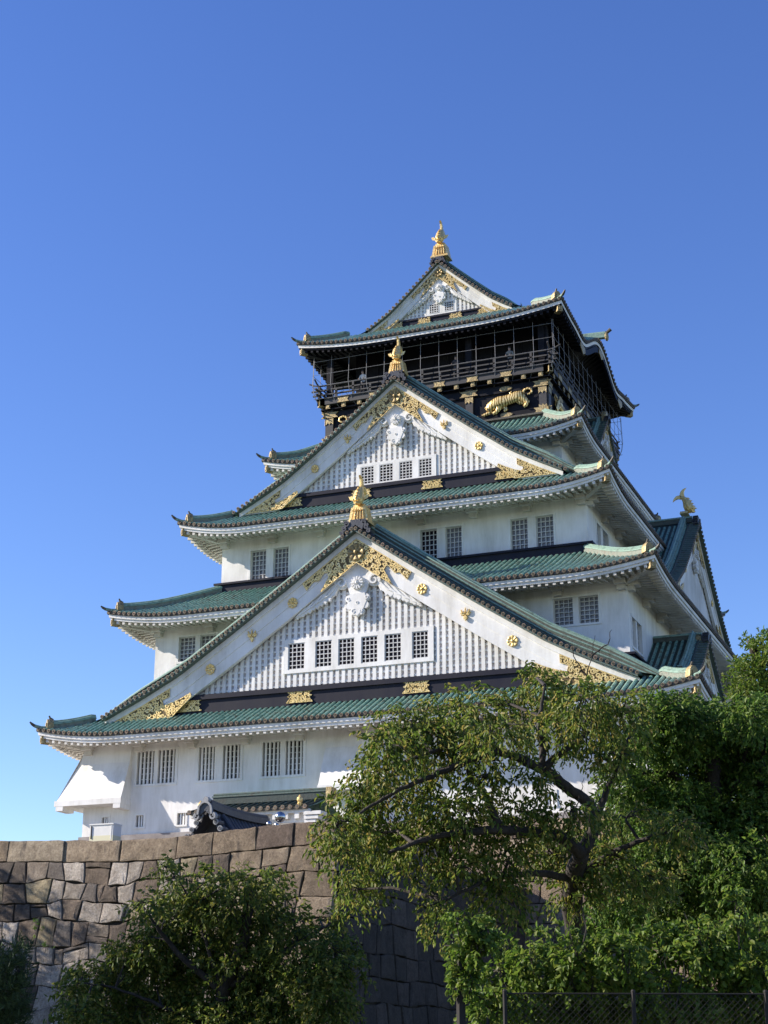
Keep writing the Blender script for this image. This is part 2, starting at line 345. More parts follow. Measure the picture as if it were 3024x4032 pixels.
def build_roof(R, wall_d, dark_soffit=False, side_prof=None, gable_hw=None, gable_y=None, soffit_z=None):
    """side_prof: d -> z for the long side slopes of a gabled roof, running up to the ridge"""
    root = None; mb = MB(); ends = MB()
    for face in (FRONT, RIGHT, LEFT, BACK):
        hl, off = R.side(face); T = face_T(face, off)
        deep = face in (RIGHT, LEFT) and side_prof is not None
        P = []
        nd = 6
        for k in range(nd+1):
            d = R.run*k/nd; row = [R.pt(face, u*(hl-d)/hl, d) for u in us_list(hl, 40)]; P.append(row)
        mb.grid(P, 1)
        if deep:                                        # upper slope beyond the skirt, between the two verges
            Q = []
            for k in range(15):
                d = R.run+(R.a-R.run)*k/14; Q.append([T(-gable_y, d, side_prof(d)), T(gable_y, d, side_prof(d))])
            mb.grid(Q, 1)
        n = int(2*hl/TS)
        for i in range(n):
            u = -hl+(i+0.5)*2*hl/n
            dmax = min(R.run, hl-abs(u))
            if face == BACK: continue
            ds = [dmax*k/5 for k in range(6)]
            pts = [R.pt(face, u, d, 0.012) for d in ds]
            if deep and abs(u) < gable_y-0.6:
                pts += [T(u, d, side_prof(d)+0.012) for d in [R.run+(R.a-0.4-R.run)*k/7 for k in range(1, 8)]]
            mb.half(pts, T(1,0,0)-T(0,0,0), Vector((0,0,1)), 0.105, 0)
            p = R.pt(face, u, -0.02, 0.0); outw = T(0,-1,0)-T(0,0,0)
            ends.tube([p-outw*0.05, p+outw*0.05], 0.098, 8, 1); ends.tube([p+outw*0.045, p+outw*0.055], 0.062, 8, 2)
        # dark tile edge under the row ends
        E = [[R.pt(face, u, 0.0, 0.02) for u in us_list(hl, 40)], [R.pt(face, u, -0.015, 0.02) for u in us_list(hl, 40)], [R.pt(face, u, -0.015, -0.13) for u in us_list(hl, 40)], [R.pt(face, u, 0.35, -0.15) for u in us_list(hl, 40)]]
        ends.grid(E, 0)
    root = mb.build("roof", ["tile", "pan"], castle)
    ends.build("eave_tile_edge", ["tile_end", "ring", "hole"], root)
    # white eave: two stepped boards, soffit and rafters
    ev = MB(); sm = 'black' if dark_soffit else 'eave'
    raf = MB()
    for face in (FRONT, RIGHT, LEFT, BACK):
        hl, off = R.side(face); us = us_list(hl, 40); T = face_T(face, off)
        def row(d, dz): return [face_T(face, off)(u*(hl-d)/hl, d, R.z(face, u, 0)+dz) for u in us]
        ev.grid([row(0.10,-0.13), row(0.07,-0.15), row(0.08,-0.33 if not dark_soffit else -0.36)], 0); k2 = 1 if dark_soffit else 0
        e0 = -0.33 if not dark_soffit else -0.36
        ev.grid([row(0.0801,e0), row(0.15,e0-.005), row(0.16,-0.48), row(0.3,-0.49)], k2)
        dw = wall_d+0.25; zs = soffit_z if soffit_z else R.P(0)-0.10
        def soff(u, d):                                  # underside height: follows the lifted eave outside, flat at the wall
            t = min(1, max(0, (d-0.3)/(dw-0.3))); return (R.z(face, u, 0)-0.47)*(1-t)+zs*t
        S = []
        for k in range(5):
            d = 0.28+(dw-0.28)*k/4; S.append([T(u*(hl-d)/hl, d, soff(u, d)) for u in us])
        raf.grid(S, 0)
        if face == BACK: continue
        n = int(2*hl/0.40)
        for i in range(n):
            u = -hl+(i+0.5)*2*hl/n; dm = min(dw, hl-abs(u)-0.05)
            if dm < 0.5: continue
            sd = T(1,0,0)-T(0,0,0)
            raf.beam([T(u, d, soff(u, d)-0.15) for d in (0.20, min(0.75, dm))], sd, 0.15, 0.152, 0)
            if dm > .8: raf.beam([T(u, d, soff(u, d)-0.055) for d in (0.751, dm*.6+.3, dm)], sd, 0.15, 0.057, 0)
    e = ev.build("eave_board", ["trim", "black"], root)
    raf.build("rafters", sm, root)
    return root
def hip(R, root, sx, sy, d0, d1, mid, cap=True):
    """hip ridge from distance d1 (top) out to d0 near the corner, with its gold end tile, and the gold-capped hip rafter below"""
    mb = MB(); pts = []
    side = Vector((sx, -sy, 0)).normalized()
    def hp(d, dz): return Vector((sx*(R.a-d), sy*(R.b-d), R.P(d)+R.lift*max(0, 1-d/R.L)**2*max(0, 1-d/R.run)**1.3+dz))
    ds = [d1+(d0-d1)*k/9 for k in range(10)]
    mb.beam([hp(d, -0.05) for d in ds], side, 0.34, 0.30, 0)
    mb.beam([hp(d, 0.251) for d in ds], side, 0.40, 0.06, 1); 
    for s in (-0.11, 0.11): mb.tube([hp(d, 0.34)+side*s for d in ds], 0.075, 6, 1)
    mb.tube([hp(d, 0.43) for d in ds], 0.085, 6, 1)
    # corner tile tongue with a round bronze end
    mb.tube([hp(d0, 0.06), hp(0.15, 0.09), hp(-0.08, 0.11)], 0.095, 8, 1); mb.tube([hp(-0.08, 0.11), hp(-0.20, 0.14), hp(-.28, .19)], [0.09, 0.075, .04], 8, 2)
    mb.build("hip_ridge", ["hip_side", "ridge", "tile_end"], root)
    if not cap: return
    g = MB(); c = hp(d0, 0.0); out = Vector((sx, sy, 0)).normalized()
    Tm = lambda u, y, w: c+side*u+Vector((0,0,1))*w-out*y
    g.prism([(-0.28,0.0),(0.28,0.0),(0.25,0.32),(0.18,0.46),(0.08,0.55),(-0.08,0.55),(-0.18,0.46),(-0.25,0.32)], 0.34, Tm, 0, 0.12)
    g.prism([(-0.14,0.10),(0.14,0.10),(0.12,0.36),(-0.12,0.36)], 0.39, Tm, 0, 0.3)
    g.build("ridge_end_tile", "gold_dull", root)
    k = MB(); a = c+out*0.08+Vector((0,0,0.52)); k.tube([a-out*0.1, a+out*0.10+Vector((0,0,0.10)), a+out*0.15+Vector((0,0,0.22))], [0.06,0.06,0.05], 7)
    k.build("ridge_end_horn", "tile_end", root)
def hip_rafter(R, root, sx, sy, wall_d, m='eave'):
    mb = MB(); side = Vector((sx, -sy, 0)).normalized()
    def hp(d, z): return Vector((sx*(R.a-d), sy*(R.b-d), z))
    zt = R.P(0)+R.lift
    mb.beam([hp(0.42, zt-0.80), hp(1.0, zt-0.86), hp(wall_d, R.P(0)-0.45)], side, 0.26, 0.36, 0)
    mb.build("hip_rafter", m, root)
    g = MB(); g.beam([hp(0.20, zt-0.80), hp(0.52, zt-0.82)], side, 0.34, 0.42, 0); g.beam([hp(0.17, zt-0.72), hp(0.2, zt-0.72)], side, 0.2, 0.24, 0)
    g.build("rafter_end_cap", "gold_dull", root)
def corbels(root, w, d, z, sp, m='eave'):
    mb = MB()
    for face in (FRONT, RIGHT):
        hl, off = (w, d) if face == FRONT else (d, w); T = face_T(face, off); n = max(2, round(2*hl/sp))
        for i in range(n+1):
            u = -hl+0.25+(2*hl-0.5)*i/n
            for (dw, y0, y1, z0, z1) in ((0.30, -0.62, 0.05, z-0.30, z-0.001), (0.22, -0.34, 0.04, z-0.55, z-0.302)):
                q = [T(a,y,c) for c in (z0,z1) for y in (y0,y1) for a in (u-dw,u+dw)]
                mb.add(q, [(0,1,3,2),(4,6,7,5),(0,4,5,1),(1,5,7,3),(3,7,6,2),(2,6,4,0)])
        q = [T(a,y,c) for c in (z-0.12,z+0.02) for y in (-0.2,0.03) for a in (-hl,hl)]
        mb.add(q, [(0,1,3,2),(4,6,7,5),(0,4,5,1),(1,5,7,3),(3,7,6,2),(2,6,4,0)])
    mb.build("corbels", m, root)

DROP = ([0, .24, .47, .70, .85, 1.0], [0, .272, .525, .768, .89, 1.0])
def drop(t):
    # smooth concave curve through the measured points
    return 1.16*t-0.16*t**1.0 if False else interp(t, *DROP)
class Gable:
    def __init__(s, gy, xe, z0, z1): s.gy, s.xe, s.z0, s.z1 = gy, xe, z0, z1
    def Zw(s, x): return s.z0-(s.z0-s.z1)*min(drop(min(abs(x)/s.xe, 1)), 1)-max(0, abs(x)-s.xe)*.40
G1 = Gable(20.4, 15.1, 27.8, 18.55); G2 = Gable(14.75, 10.1, 38.97, 31.92); G3 = Gable(6.9, 4.98, 50.62, 46.5)
def side_prof_of(R, G, lift=0.36):
    d0 = R.run; dg = R.a-G.xe
    def f(d):
        x = R.a-d
        if x >= G.xe:
            t = (d-d0)/max(1e-6, dg-d0); return R.P(d0)*(1-t)+(G.z1+lift)*t
        return G.Zw(x)+lift
    return f
R1 = Roof(18.40, 22.20, [(0,17.52),(2.1,18.62)], 2.1, 0.55, 5.0)
R2 = Roof(16.02, 19.48, [(0,24.70),(2.2,25.72),(5.0,27.2)], 4.85, 0.52, 5.0)
R3 = Roof(13.24, 16.72, [(0,30.55),(2.35,31.86)], 2.3, 0.64, 4.5)
R4 = Roof(10.45, 11.32, [(0,36.14),(1.7,37.1),(3.3,38.28)], 3.2, 0.56, 4.0)
def kara(u):                                            # undulating gable in the eave of the top roof's sides
    t = abs(u)/4.3
    return 1.55*(0.5+0.5*cos(pi*min(t,1)))**0.9-0.16*max(0, 1-abs(abs(u)-4.6)/1.6)
R5 = Roof(9.02, 9.56, [(0,44.78),(2.4,46.28)], 2.4, 0.52, 6.0, kara)
roof1 = build_roof(R1, 18.40-16.42, side_prof=side_prof_of(R1, G1), gable_y=20.2, soffit_z=17.32)
roof2 = build_roof(R2, 16.02-13.97, soffit_z=24.5)
roof3 = build_roof(R3, 13.24-11.3, side_prof=side_prof_of(R3, G2), gable_y=14.5, soffit_z=30.4)
roof4 = build_roof(R4, 10.45-8.62, soffit_z=36.1)
roof5 = build_roof(R5, 9.02-7.41, dark_soffit=True, side_prof=side_prof_of(R5, G3), gable_y=6.7, soffit_z=44.55)
for R, root, d1, wd, m in ((R1, roof1, 2.3, 2.1, 'eave'), (R2, roof2, 4.8, 2.2, 'eave'), (R3, roof3, 2.5, 2.1, 'eave'), (R4, roof4, 3.2, 2.0, 'eave'), (R5, roof5, 2.6, 1.8, 'black')):
    for sx, sy in ((1,-1),(-1,-1),(1,1),(-1,1)):
        hip(R, root, sx, sy, 0.62, d1, 0); hip_rafter(R, root, sx, sy, wd, m)
corbels(roof1, 16.42, 20.05, 17.32, 3.3); corbels(roof2, 13.97, 17.34, 24.5, 3.4); corbels(roof3, 11.3, 14.56, 30.4, 3.2); corbels(roof4, 8.62, 9.5, 36.1, 3.0)
# flashing bands where the skirt roofs meet the walls above
for root, w, d, z0, z1, m in ((roof2, 11.3, 14.56, 27.05, 27.66, 'band'), (roof4, 7.41, 8.05, 38.1, 38.42, 'tile_end'), (roof1, 13.97, 17.34, 20.2, 20.6, 'band')):
    mb = MB(); mb.box(-w-0.22, w+0.22, -d-0.22, d+0.22, z0-0.3, z1-0.12); mb.box(-w-0.34, w+0.34, -d-0.34, d+0.34, z1-0.119, z1)
    mb.build("flashing_band", m, root)

# ------------------------------------------------------------------ gables
def spiral(c, r, turns, ph, sgn, n=14):
    return [(c[0]+r*(1-0.8*i/n)*cos(ph+sgn*turns*2*pi*i/n), c[1]+r*(1-0.8*i/n)*sin(ph+sgn*turns*2*pi*i/n)) for i in range(n+1)]
def ribbon(mb, pts, w, y0, y1, T, k=0):
    L = []; n = len(pts)
    for i in range(n):
        a, b = pts[max(i-1,0)], pts[min(i+1,n-1)]; dx, dz = b[0]-a[0], b[1]-a[1]; l = sqrt(dx*dx+dz*dz) or 1; ww = w[i] if isinstance(w, list) else w
        L.append((pts[i][0]-dz/l*ww/2, pts[i][1]+dx/l*ww/2, pts[i][0]+dz/l*ww/2, pts[i][1]-dx/l*ww/2))
    P = [[T(q[0],-y0,q[1]) for q in L], [T(q[0],-y1,q[1]) for q in L], [T(q[2],-y1,q[3]) for q in L], [T(q[2],-y0,q[3]) for q in L]]
    mb.grid(P, k)
def inside(p, poly):
    x, y = p; c = False; j = len(poly)-1
    for i in range(len(poly)):
        xi, yi = poly[i]; xj, yj = poly[j]
        if (yi > y) != (yj > y) and x < (xj-xi)*(y-yi)/(yj-yi)+xi: c = not c
        j = i
    return c
def filigree(poly, T, parent, size, seed, name="gold_fitting", frame=True, mats=("gold_back", "gold")):
    """plate of dark bronze covered with gold scrollwork and edged with a gold bead"""
    mb = MB(); rnd = random.Random(seed)
    n = len(poly)
    mb.add([T(p[0],-0.03,p[1]) for p in poly]+[T(p[0],0.0,p[1]) for p in poly], [tuple(range(n))]+[(i,(i+1)%n,n+(i+1)%n,n+i) for i in range(n)], 0)
    if frame: ribbon(mb, poly+[poly[0]], size*0.24, 0.031, 0.06, T, 1)
    xs = [p[0] for p in poly]; zs = [p[1] for p in poly]; got = []
    for _ in range(2500):
        p = (rnd.uniform(min(xs), max(xs)), rnd.uniform(min(zs), max(zs)))
        if not inside(p, poly): continue
        if any((p[0]-q[0])**2+(p[1]-q[1])**2 < (size*1.12)**2 for q in got): continue
        got.append(p); s = rnd.choice((-1, 1)); r = size*rnd.uniform(0.6, 0.75); ph = rnd.uniform(0, 6.28)
        sp = [q for q in spiral(p, r, 1.25, ph, s)]
        sp = [q for q in sp if inside(q, poly)]
        if len(sp) > 3: ribbon(mb, sp, [size*(0.27+0.20*i/len(sp)) for i in range(len(sp))], 0.031, 0.055+rnd.uniform(0,.02), T, 1)
        for k in range(2):
            a = ph+pi*k+rnd.uniform(-.4,.4); q = [(p[0]+cos(a)*r*f, p[1]+sin(a)*r*f) for f in (0.9, 1.25, 1.55)]
            if all(inside(z, poly) for z in q): ribbon(mb, q, [size*.16, size*.44, size*.14], 0.031, 0.06, T, 1)
    return mb.build(name, list(mats), parent)
def rosette(c, r, T, parent, name="gold_medallion", m="gold", petals=8, h=0.07):
    mb = MB(); n = petals*6; P = []
    def rad(a, f): return r*f*(0.90+0.10*abs(cos(petals*a/2))**0.5)
    for f, y in ((1.0, 0), (1.0, h*0.6), (0.85, h), (0.45, h*0.75), (0.27, h*0.6)):
        P.append([T(c[0]+rad(2*pi*i/n, f)*cos(2*pi*i/n), -(y-(h*0.45*(1-abs(cos(petals*pi*i/n))**0.7) if 0.3 < f < 0.95 else 0)), c[1]+rad(2*pi*i/n, f)*sin(2*pi*i/n)) for i in range(n+1)])
    mb.grid(P)
    mb.blob(T(c[0], -h*0.7, c[1]), r*0.26, 0, 8, 6)
    return mb.build(name, m, parent)
def paulownia(c, r, T, parent):
    """crest of three leaves with three flower spikes"""
    mb = MB()
    for a, k in ((-90, 1.0), (-200, 0.95), (20, 0.95)):
        A = radians(a); lf = [(0,0),(.3,.30),(.62,.36),(.7,.18),(1.0,0.0),(.7,-.18),(.62,-.36),(.3,-.30)]
        mb.prism([(c[0]+r*k*(u*cos(A)-w*sin(A)), c[1]-0.05*r+r*k*(u*sin(A)+w*cos(A))) for u, w in lf], 0.08, lambda u,y,w: T(u,y,w), 0, 0.2)
    for dx, hh in ((0, 1.0), (-0.48, 0.72), (0.48, 0.72)):
        for j in range(4): mb.blob(T(c[0]+dx*r*(1+.12*j), -0.06, c[1]+r*hh*(0.3+0.22*j)), r*(0.17-0.02*j), 0, 6, 5)
    return mb.build("gold_crest", "gold", parent)
def pendant(G, depth, cz_top, cz_bot, T, parent, s):
    """white carved gable pendant: hexagonal petalled boss on a broad plate, cloud-lobed drop below, leafy scroll fins under the barge boards"""
    mb = MB(); H = cz_top-cz_bot; m = lambda x, z: (x*s, cz_bot+z*H)
    # broad plate behind the boss, widening upwards
    mb.prism([m(-.44,.42), m(.44,.42), m(.62,.62), m(.95,.80), m(.0,1.15), m(-.95,.80), m(-.62,.62)], 0.15, T, 0, 0.02)
    # flat drop with a lobed outline
    lobes = [(.50,.36,.21),(-.50,.36,.21),(.46,.215,.20),(-.46,.215,.20),(.19,.105,.21),(-.19,.105,.21)]
    for i, (x, z, r) in enumerate(lobes):
        c = m(x, z); mb.prism([(c[0]+r*s*cos(2*pi*k/16), c[1]+r*s*sin(2*pi*k/16)) for k in range(16)], .20+.003*i, T, 0, .03)
    mb.prism([m(-.44,.46), m(-.56,.30), m(-.34,.12), m(0,0), m(.34,.12), m(.56,.30), m(.44,.46)], .225, T, 0, .03)
    for x, z, r, ph, sg in ((.52,.36,.13,-2.6,1),(.20,.10,.13,2.0,-1)):
        for q in (1, -1): ribbon(mb, spiral(m(x*q, z), r*s, 1.1, ph if q > 0 else pi-ph, sg*q), 0.028*s, 0.20, 0.25, T, 0)
    c = m(0, .27); ring = [(c[0]+.07*s*cos(2*pi*i/10), c[1]+.07*s*sin(2*pi*i/10)) for i in range(11)]; ribbon(mb, ring, .025*s, .22, .25, T)
    fc = m(0, .66); mb.prism([(fc[0]+.37*s*cos(pi/6+pi*i/3), fc[1]+.37*s*sin(pi/6+pi*i/3)) for i in range(6)], .26, T, 0, .05)
    for i in range(12):
        a = 2*pi*i/12; p = (fc[0]+.25*s*cos(a), fc[1]+.25*s*sin(a)); d = (cos(a), sin(a))
        mb.prism([(p[0]+s*(d[0]*u-d[1]*w), p[1]+s*(d[1]*u+d[0]*w)) for u, w in ((-.12,-.03),(.10,-.055),(.14,0),(.10,.055),(-.12,.03))], .33, T, 0, .2)
    mb.blob(T(fc[0], -.30, fc[1]), (.10*s,.12,.10*s), 0, 8, 6)
    # fins: one large scroll, then overlapping pointed leaves running down under the barge board
    for q in (1, -1):
        x0 = .95*s; c = (q*x0, G.Zw(x0)-depth-.34*s)
        mb.prism([(c[0]+.40*s*cos(2*pi*k/16), c[1]+.36*s*sin(2*pi*k/16)) for k in range(16)], .10, T, 0, .1)
        ribbon(mb, spiral(c, .36*s, 1.35, -.4 if q > 0 else pi+.4, q), [.12*s-.05*s*j/14 for j in range(15)], .10, .24, T)
        for i, (x, L, D) in enumerate(((1.0,1.05,.85),(1.5,1.0,.72),(2.0,.95,.58),(2.5,.85,.44),(2.95,.7,.32))):
            x *= s; L *= s; D *= s; zt = G.Zw(x)-depth; sl = (G.Zw(x+L)-G.Zw(x))/L
            lf = [(0,.04),(.10,.55),(.30,.85),(.48,.80),(.60,1.0),(.74,.82),(.86,.95),(1.05,.62),(1.0,.25),(.8,.02)]
            mb.prism([(q*(x+u*L), zt+sl*u*L-w*D) for u, w in lf], .17-.012*i, T, 0, .12)
            ribbon(mb, [(q*(x+u*L), zt+sl*u*L-w*D) for u, w in ((.1,.2),(.4,.42),(.7,.5),(1.0,.42))], [.09*s,.11*s,.08*s,.02*s], .16-.012*i, .22-.012*i, T)
    return mb.build("gable_pendant", "trim", parent)

def butterfly(c, w, h, T, parent, seed):
    k = [(-.5,-.5),(-.36,-.12),(-.46,.05),(-.34,.2),(-.5,.5),(.5,.5),(.34,.2),(.46,.05),(.36,-.12),(.5,-.5)]
    return filigree([(c[0]+a*w, c[1]+b*h) for a, b in k], T, parent, h*0.22, seed, frame=True)

def fish(base, out, s, parent, ped=True):
    """golden dolphin-like roof fish: head down facing outward, body arched up, forked tail curling inward; on a flared pedestal"""
    out = Vector(out); side = Vector((-out.y, out.x, 0)); up = Vector((0,0,1)); base = Vector(base)
    W = lambda o, sd, z: base+out*(o*s)+side*(sd*s)+up*(z*s)
    mb = MB()
    if not ped: base = base-up*(.90*s)
    for z0, z1, a0, a1, d in ((0.0,0.18,.62,.58,.50),(0.18,0.95,.56,.43,.36),(0.95,1.12,.36,.30,.28))[0 if ped else 2:]:
        vs = [W(o*dd, sd*aa, z) for z, aa, dd in ((z0,a0,d),(z1,a1,d*.85)) for o, sd in ((1,-1),(1,1),(-1,1),(-1,-1))]
        mb.add(vs, [(0,1,2,3),(4,7,6,5),(0,4,5,1),(1,5,6,2),(2,6,7,3),(3,7,4,0)], 0)
    for i in range(5 if ped else 0):                     # chased ornament on the pedestal front
        x = -.32+.16*i; mb.tube([W(.44,x*1.1,.2), W(.40,x,.5), W(.36,x*.85,.86)], .035*s, 5, 0)
        mb.blob(W(.40,x*.9,.74), .06*s, 0, 6, 5)
    body = MB()
    path = [(.50,1.14,.20),(.42,1.26,.30),(.30,1.42,.33),(.22,1.62,.31),(.17,1.82,.27),(.08,2.0,.21),(-.06,2.14,.15),(-.20,2.22,.11)]
    P = []
    for i, (o, z, r) in enumerate(path):
        a = path[max(i-1,0)]; b = path[min(i+1,len(path)-1)]; t = Vector((b[0]-a[0], 0, b[1]-a[1])).normalized(); nn = (-t.z, t.x)
        P.append([W(o+nn[0]*r*cos(2*pi*j/12), r*0.95*sin(2*pi*j/12), z+nn[1]*r*cos(2*pi*j/12)) for j in range(13)])
    body.grid(P); body.add(P[0][:12], [tuple(range(12))])
    for sd in (-1, 1):
        body.blob(W(.60,.17*sd,1.30), .075*s, 0, 7, 6)          # eyes
        body.prism([(0,0),(.30,.10),(.42,.34),(.30,.30),(.20,.36),(.10,.22)], .05*s, lambda u,y,w: W(.30-.05*u, sd*(.28+u*.8), 1.32+w*.9)+out*(y), 0, .1)   # breast fin
    body.tube([W(.50,-.14,1.12), W(.66,0,1.10), W(.50,.14,1.12)], .07*s, 6)     # jaw
    def fin(pts, th):                                     # fin in the body's plane
        body.prism(pts, th*s, lambda u,y,w: W(u,0,w)+side*(y+th*s/2), 0, .06)
    fin([(-.10,2.02),(.06,2.24),(.02,2.46),(.06,2.66),(.20,2.84),(.02,2.80),(-.16,2.66),(-.26,2.46),(-.28,2.28),(-.22,2.16)], .13)
    fin([(-.08,2.20),(-.24,2.36),(-.48,2.34),(-.68,2.16),(-.76,1.94),(-.58,2.06),(-.38,2.12),(-.2,2.06)], .13)
    for i in range(5):                                    # dorsal spines on the outer curve
        o, z, r = path[1+i]; fin([(o+r*.7,z-.02),(o+r+.12,z+.06),(o+r*.75,z+.17)], .06)
    mb.v += []; n = len(mb.v); mb.v += body.v; mb.f += [tuple(n+i for i in f) for f in body.f]; mb.mi += body.mi
    return mb.build("golden_fish", "gold", parent)

def ridge_cap(base, out, parent):
    """plain bell-shaped end tile of a low ridge"""
    out = Vector(out); side = Vector((-out.y, out.x, 0)); base = Vector(base); mb = MB()
    mb.prism([(-.28,-.25),(.28,-.25),(.26,.25),(.16,.42),(0,.55),(-.16,.42),(-.26,.25)], .3, lambda u,y,w: base+side*u-out*y+Vector((0,0,w)), 0, .12)
    return mb.build("ridge_end_tile", "gold_dull", parent)
def oni(c, s, T, parent):
    """dark scrolled ridge-end ornament under the golden fish"""
    mb = MB()
    mb.prism([(c[0]+a*s, c[1]+b*s) for a, b in ((-.62,-.5),(-.72,-.1),(-.5,.12),(-.42,.45),(.42,.45),(.5,.12),(.72,-.1),(.62,-.5),(.25,-.2),(0,-.02),(-.25,-.2))], .3, T, 0, .08)
    for q in (1, -1):
        for x, z, r in ((.72,.10,.26),(.92,-.28,.22),(1.1,-.62,.18)):
            sp = spiral((c[0]+x*q*s, c[1]+z*s), r*s, 1.4, .5 if q > 0 else pi-.5, q); ribbon(mb, sp, .11*s, .0, .34, T)
            mb.prism([(c[0]+(x+r*.8*cos(2*pi*i/8))*q*s, c[1]+(z+r*.8*sin(2*pi*i/8))*s) for i in range(8)], .22, T, 0, .1)
        mb.tube([T(c[0]+.5*q*s,-.1,c[1]-.35*s), T(c[0]+1.0*q*s,-.1,c[1]-.75*s), T(c[0]+1.45*q*s,-.1,c[1]-1.0*s)], .10*s, 6)
    return mb.build("ridge_end_ornament", "kawara", parent)

def build_gable(G, T, s, y_back, bands, frame, slat_sp, seed, fish_out, fish_base, fish_s, meds=(), detail=True, ped=True):
    """T(u, y, z) with y inward from the barge-board plane; bands = (bottom, top) of the dark base band; frame = window strip (u0,u1,z0,z1)"""
    zb0, zb1 = bands; xe = G.xe; N = 44; us = [xe*(-1+2*i/N) for i in range(N+1)]
    depth = 1.66*s; strip = 0.31*s; zsk = G.z1-0.12
    low = lambda x: max(G.Zw(x)-depth, zsk)
    fy = 0.55*s
    # field panel
    g = MB(); U = [u for u in us if G.Zw(u)-depth*.7 > zb1]
    g.grid([[T(u, fy, zb1-0.02) for u in U], [T(u, fy, max(zb1, G.Zw(u)-depth*.7)) for u in U]], 0)
    gable = g.build("gable", plaster_grey, castle)
    # lattice: upright slats in front of recessed rails
    la = MB(); hw = [u for u in U][-1]; n = int(2*hw/slat_sp); sw = slat_sp*0.27
    def bx(a0, a1, y0, y1, c0, c1, k=0):
        q = [T(a,y,c) for c in (c0,c1) for y in (y0,y1) for a in (a0,a1)]
        la.add(q, [(0,1,3,2),(4,6,7,5),(0,4,5,1),(1,5,7,3),(3,7,6,2),(2,6,4,0)], k)
    if detail:
        for i in range(n):
            u = -hw+(i+.5)*2*hw/n; zt = G.Zw(u)-depth*.72
            if zt < zb1+0.1: continue
            segs = [(zb1, zt)]
            if frame and frame[0]-.03 < u < frame[1]+.03: segs = [(zb1, frame[2]-.20*s), (frame[3]+.20*s, zt)]
            for a, b in segs:
                if b > a: bx(u-sw, u+sw, fy-.15*s, fy-.002, a, b)
        z = zb1+slat_sp*.45
        while z < G.z0-depth:
            xs_ = [u for u in us if G.Zw(u)-depth*.75 > z]
            if xs_:
                a, b = xs_[0], xs_[-1]
                if frame and frame[2]-.1 < z < frame[3]+.1: bx(a, frame[0]-.05, fy-.09*s, fy-.004, z-.055, z+.055); bx(frame[1]+.05, b, fy-.09*s, fy-.004, z-.055, z+.055)
                else: bx(a, b, fy-.09*s, fy-.004, z-.055, z+.055)
            z += slat_sp*.9
        la.build("lattice", "trim", gable)
    if frame:
        u0, u1, z0, z1, wins = frame; fr = MB()
        holed_wall(fr, lambda u, y, z: T(u, fy-.205*s+y, z), u0-.22*s, u1+.22*s, z0-.20*s, z1+.22*s, [(a,b,z0,z1) for a, b in wins], .19*s)
        for a0, a1, c0, c1 in ((u0-.22*s,u1+.22*s,z0-.2*s,z0-.2*s),(u0-.22*s,u1+.22*s,z1+.22*s,z1+.22*s),(u0-.22*s,u0-.22*s,z0-.2*s,z1+.22*s),(u1+.22*s,u1+.22*s,z0-.2*s,z1+.22*s)):
            fr.add([T(a0,fy-.205*s,c0),T(a1,fy-.205*s,c1),T(a1,fy-.003,c1),T(a0,fy-.003,c0)], [(0,1,2,3)])
        fr.build("window_frame", "trim", gable)
    # barge boards
    bb = MB()
    a = [T(u, -.10*s, G.Zw(u)) for u in us]; b = [T(u, -.10*s, G.Zw(u)-strip) for u in us]; c = [T(u, 0, G.Zw(u)-strip-.01) for u in us]
    mid = lambda u: max(G.Zw(u)-depth*.58, zsk); mid2 = lambda u: max(G.Zw(u)-depth*.58-.02*s, zsk)
    bb.grid([[T(u, .4*s, G.Zw(u)+.01) for u in us], a, b, c, [T(u, 0, mid(u)) for u in us], [T(u, .035*s, mid(u)-.001) for u in us], [T(u, .035*s, low(u)) for u in us], [T(u, .3*s, low(u)) for u in us]], 0)
    bb.build("barge_board", "trim", gable)
    # base band
    bd = MB(); hb = xe*0.93
    def bdx(a0, a1, y0, y1, c0, c1):
        q = [T(x,y,c) for c in (c0,c1) for y in (y0,y1) for x in (a0,a1)]
        bd.add(q, [(0,1,3,2),(4,6,7,5),(0,4,5,1),(1,5,7,3),(3,7,6,2),(2,6,4,0)])
    hb = max([u for u in us if G.Zw(u)-depth*.5 > zb0] or [xe*.6])
    bdx(-hb, hb, fy-.30*s, fy+.2, zb0-.15, zb1-(zb1-zb0)*.32); bdx(-hb, hb, fy-.42*s, fy+.2, zb1-(zb1-zb0)*.32+.001, zb1-.004)
    bd.build("base_band", "band", gable)
    # gold fittings
    Tp = lambda u, y, z: T(u, y, z)
    if detail:
        z0 = G.z0
        top = [(0, z0-strip-.04*s)]; lf = 3.15*s
        outer = [(u, G.Zw(u)-strip-.04*s) for u in [lf*i/6 for i in range(7)]]
        inner = [(lf*.93, G.Zw(lf)-strip-.42*s),(lf*.80, G.Zw(lf*.8)-strip-.40*s),(lf*.70, G.Zw(lf*.7)-strip-.62*s),(lf*.60, G.Zw(lf*.6)-strip-.42*s),(lf*.54, G.Zw(lf*.54)-strip-.55*s),(lf*.50, G.Zw(lf*.5)-strip-.85*s),(lf*.58, G.Zw(lf*.58)-depth*.86),(lf*.62, G.Zw(lf*.62)-depth*.94),(lf*.66,G.Zw(lf*.66)-depth)]
        low_ = [(lf*.66*f, G.Zw(lf*.66*f)-depth) for f in (.66,.33,0)]
        right = outer+inner+low_
        poly = right+[(-x, z) for x, z in right[::-1][1:-1]]
        filigree(poly, lambda u,y,z: T(u, y-.005, z), gable, .20*s, seed)
        rosette((0, z0-strip-.78*s), .50*s, lambda u,y,z: T(u, y-.04, z), gable, "gold_medallion", "gold_dull", 8, .14)
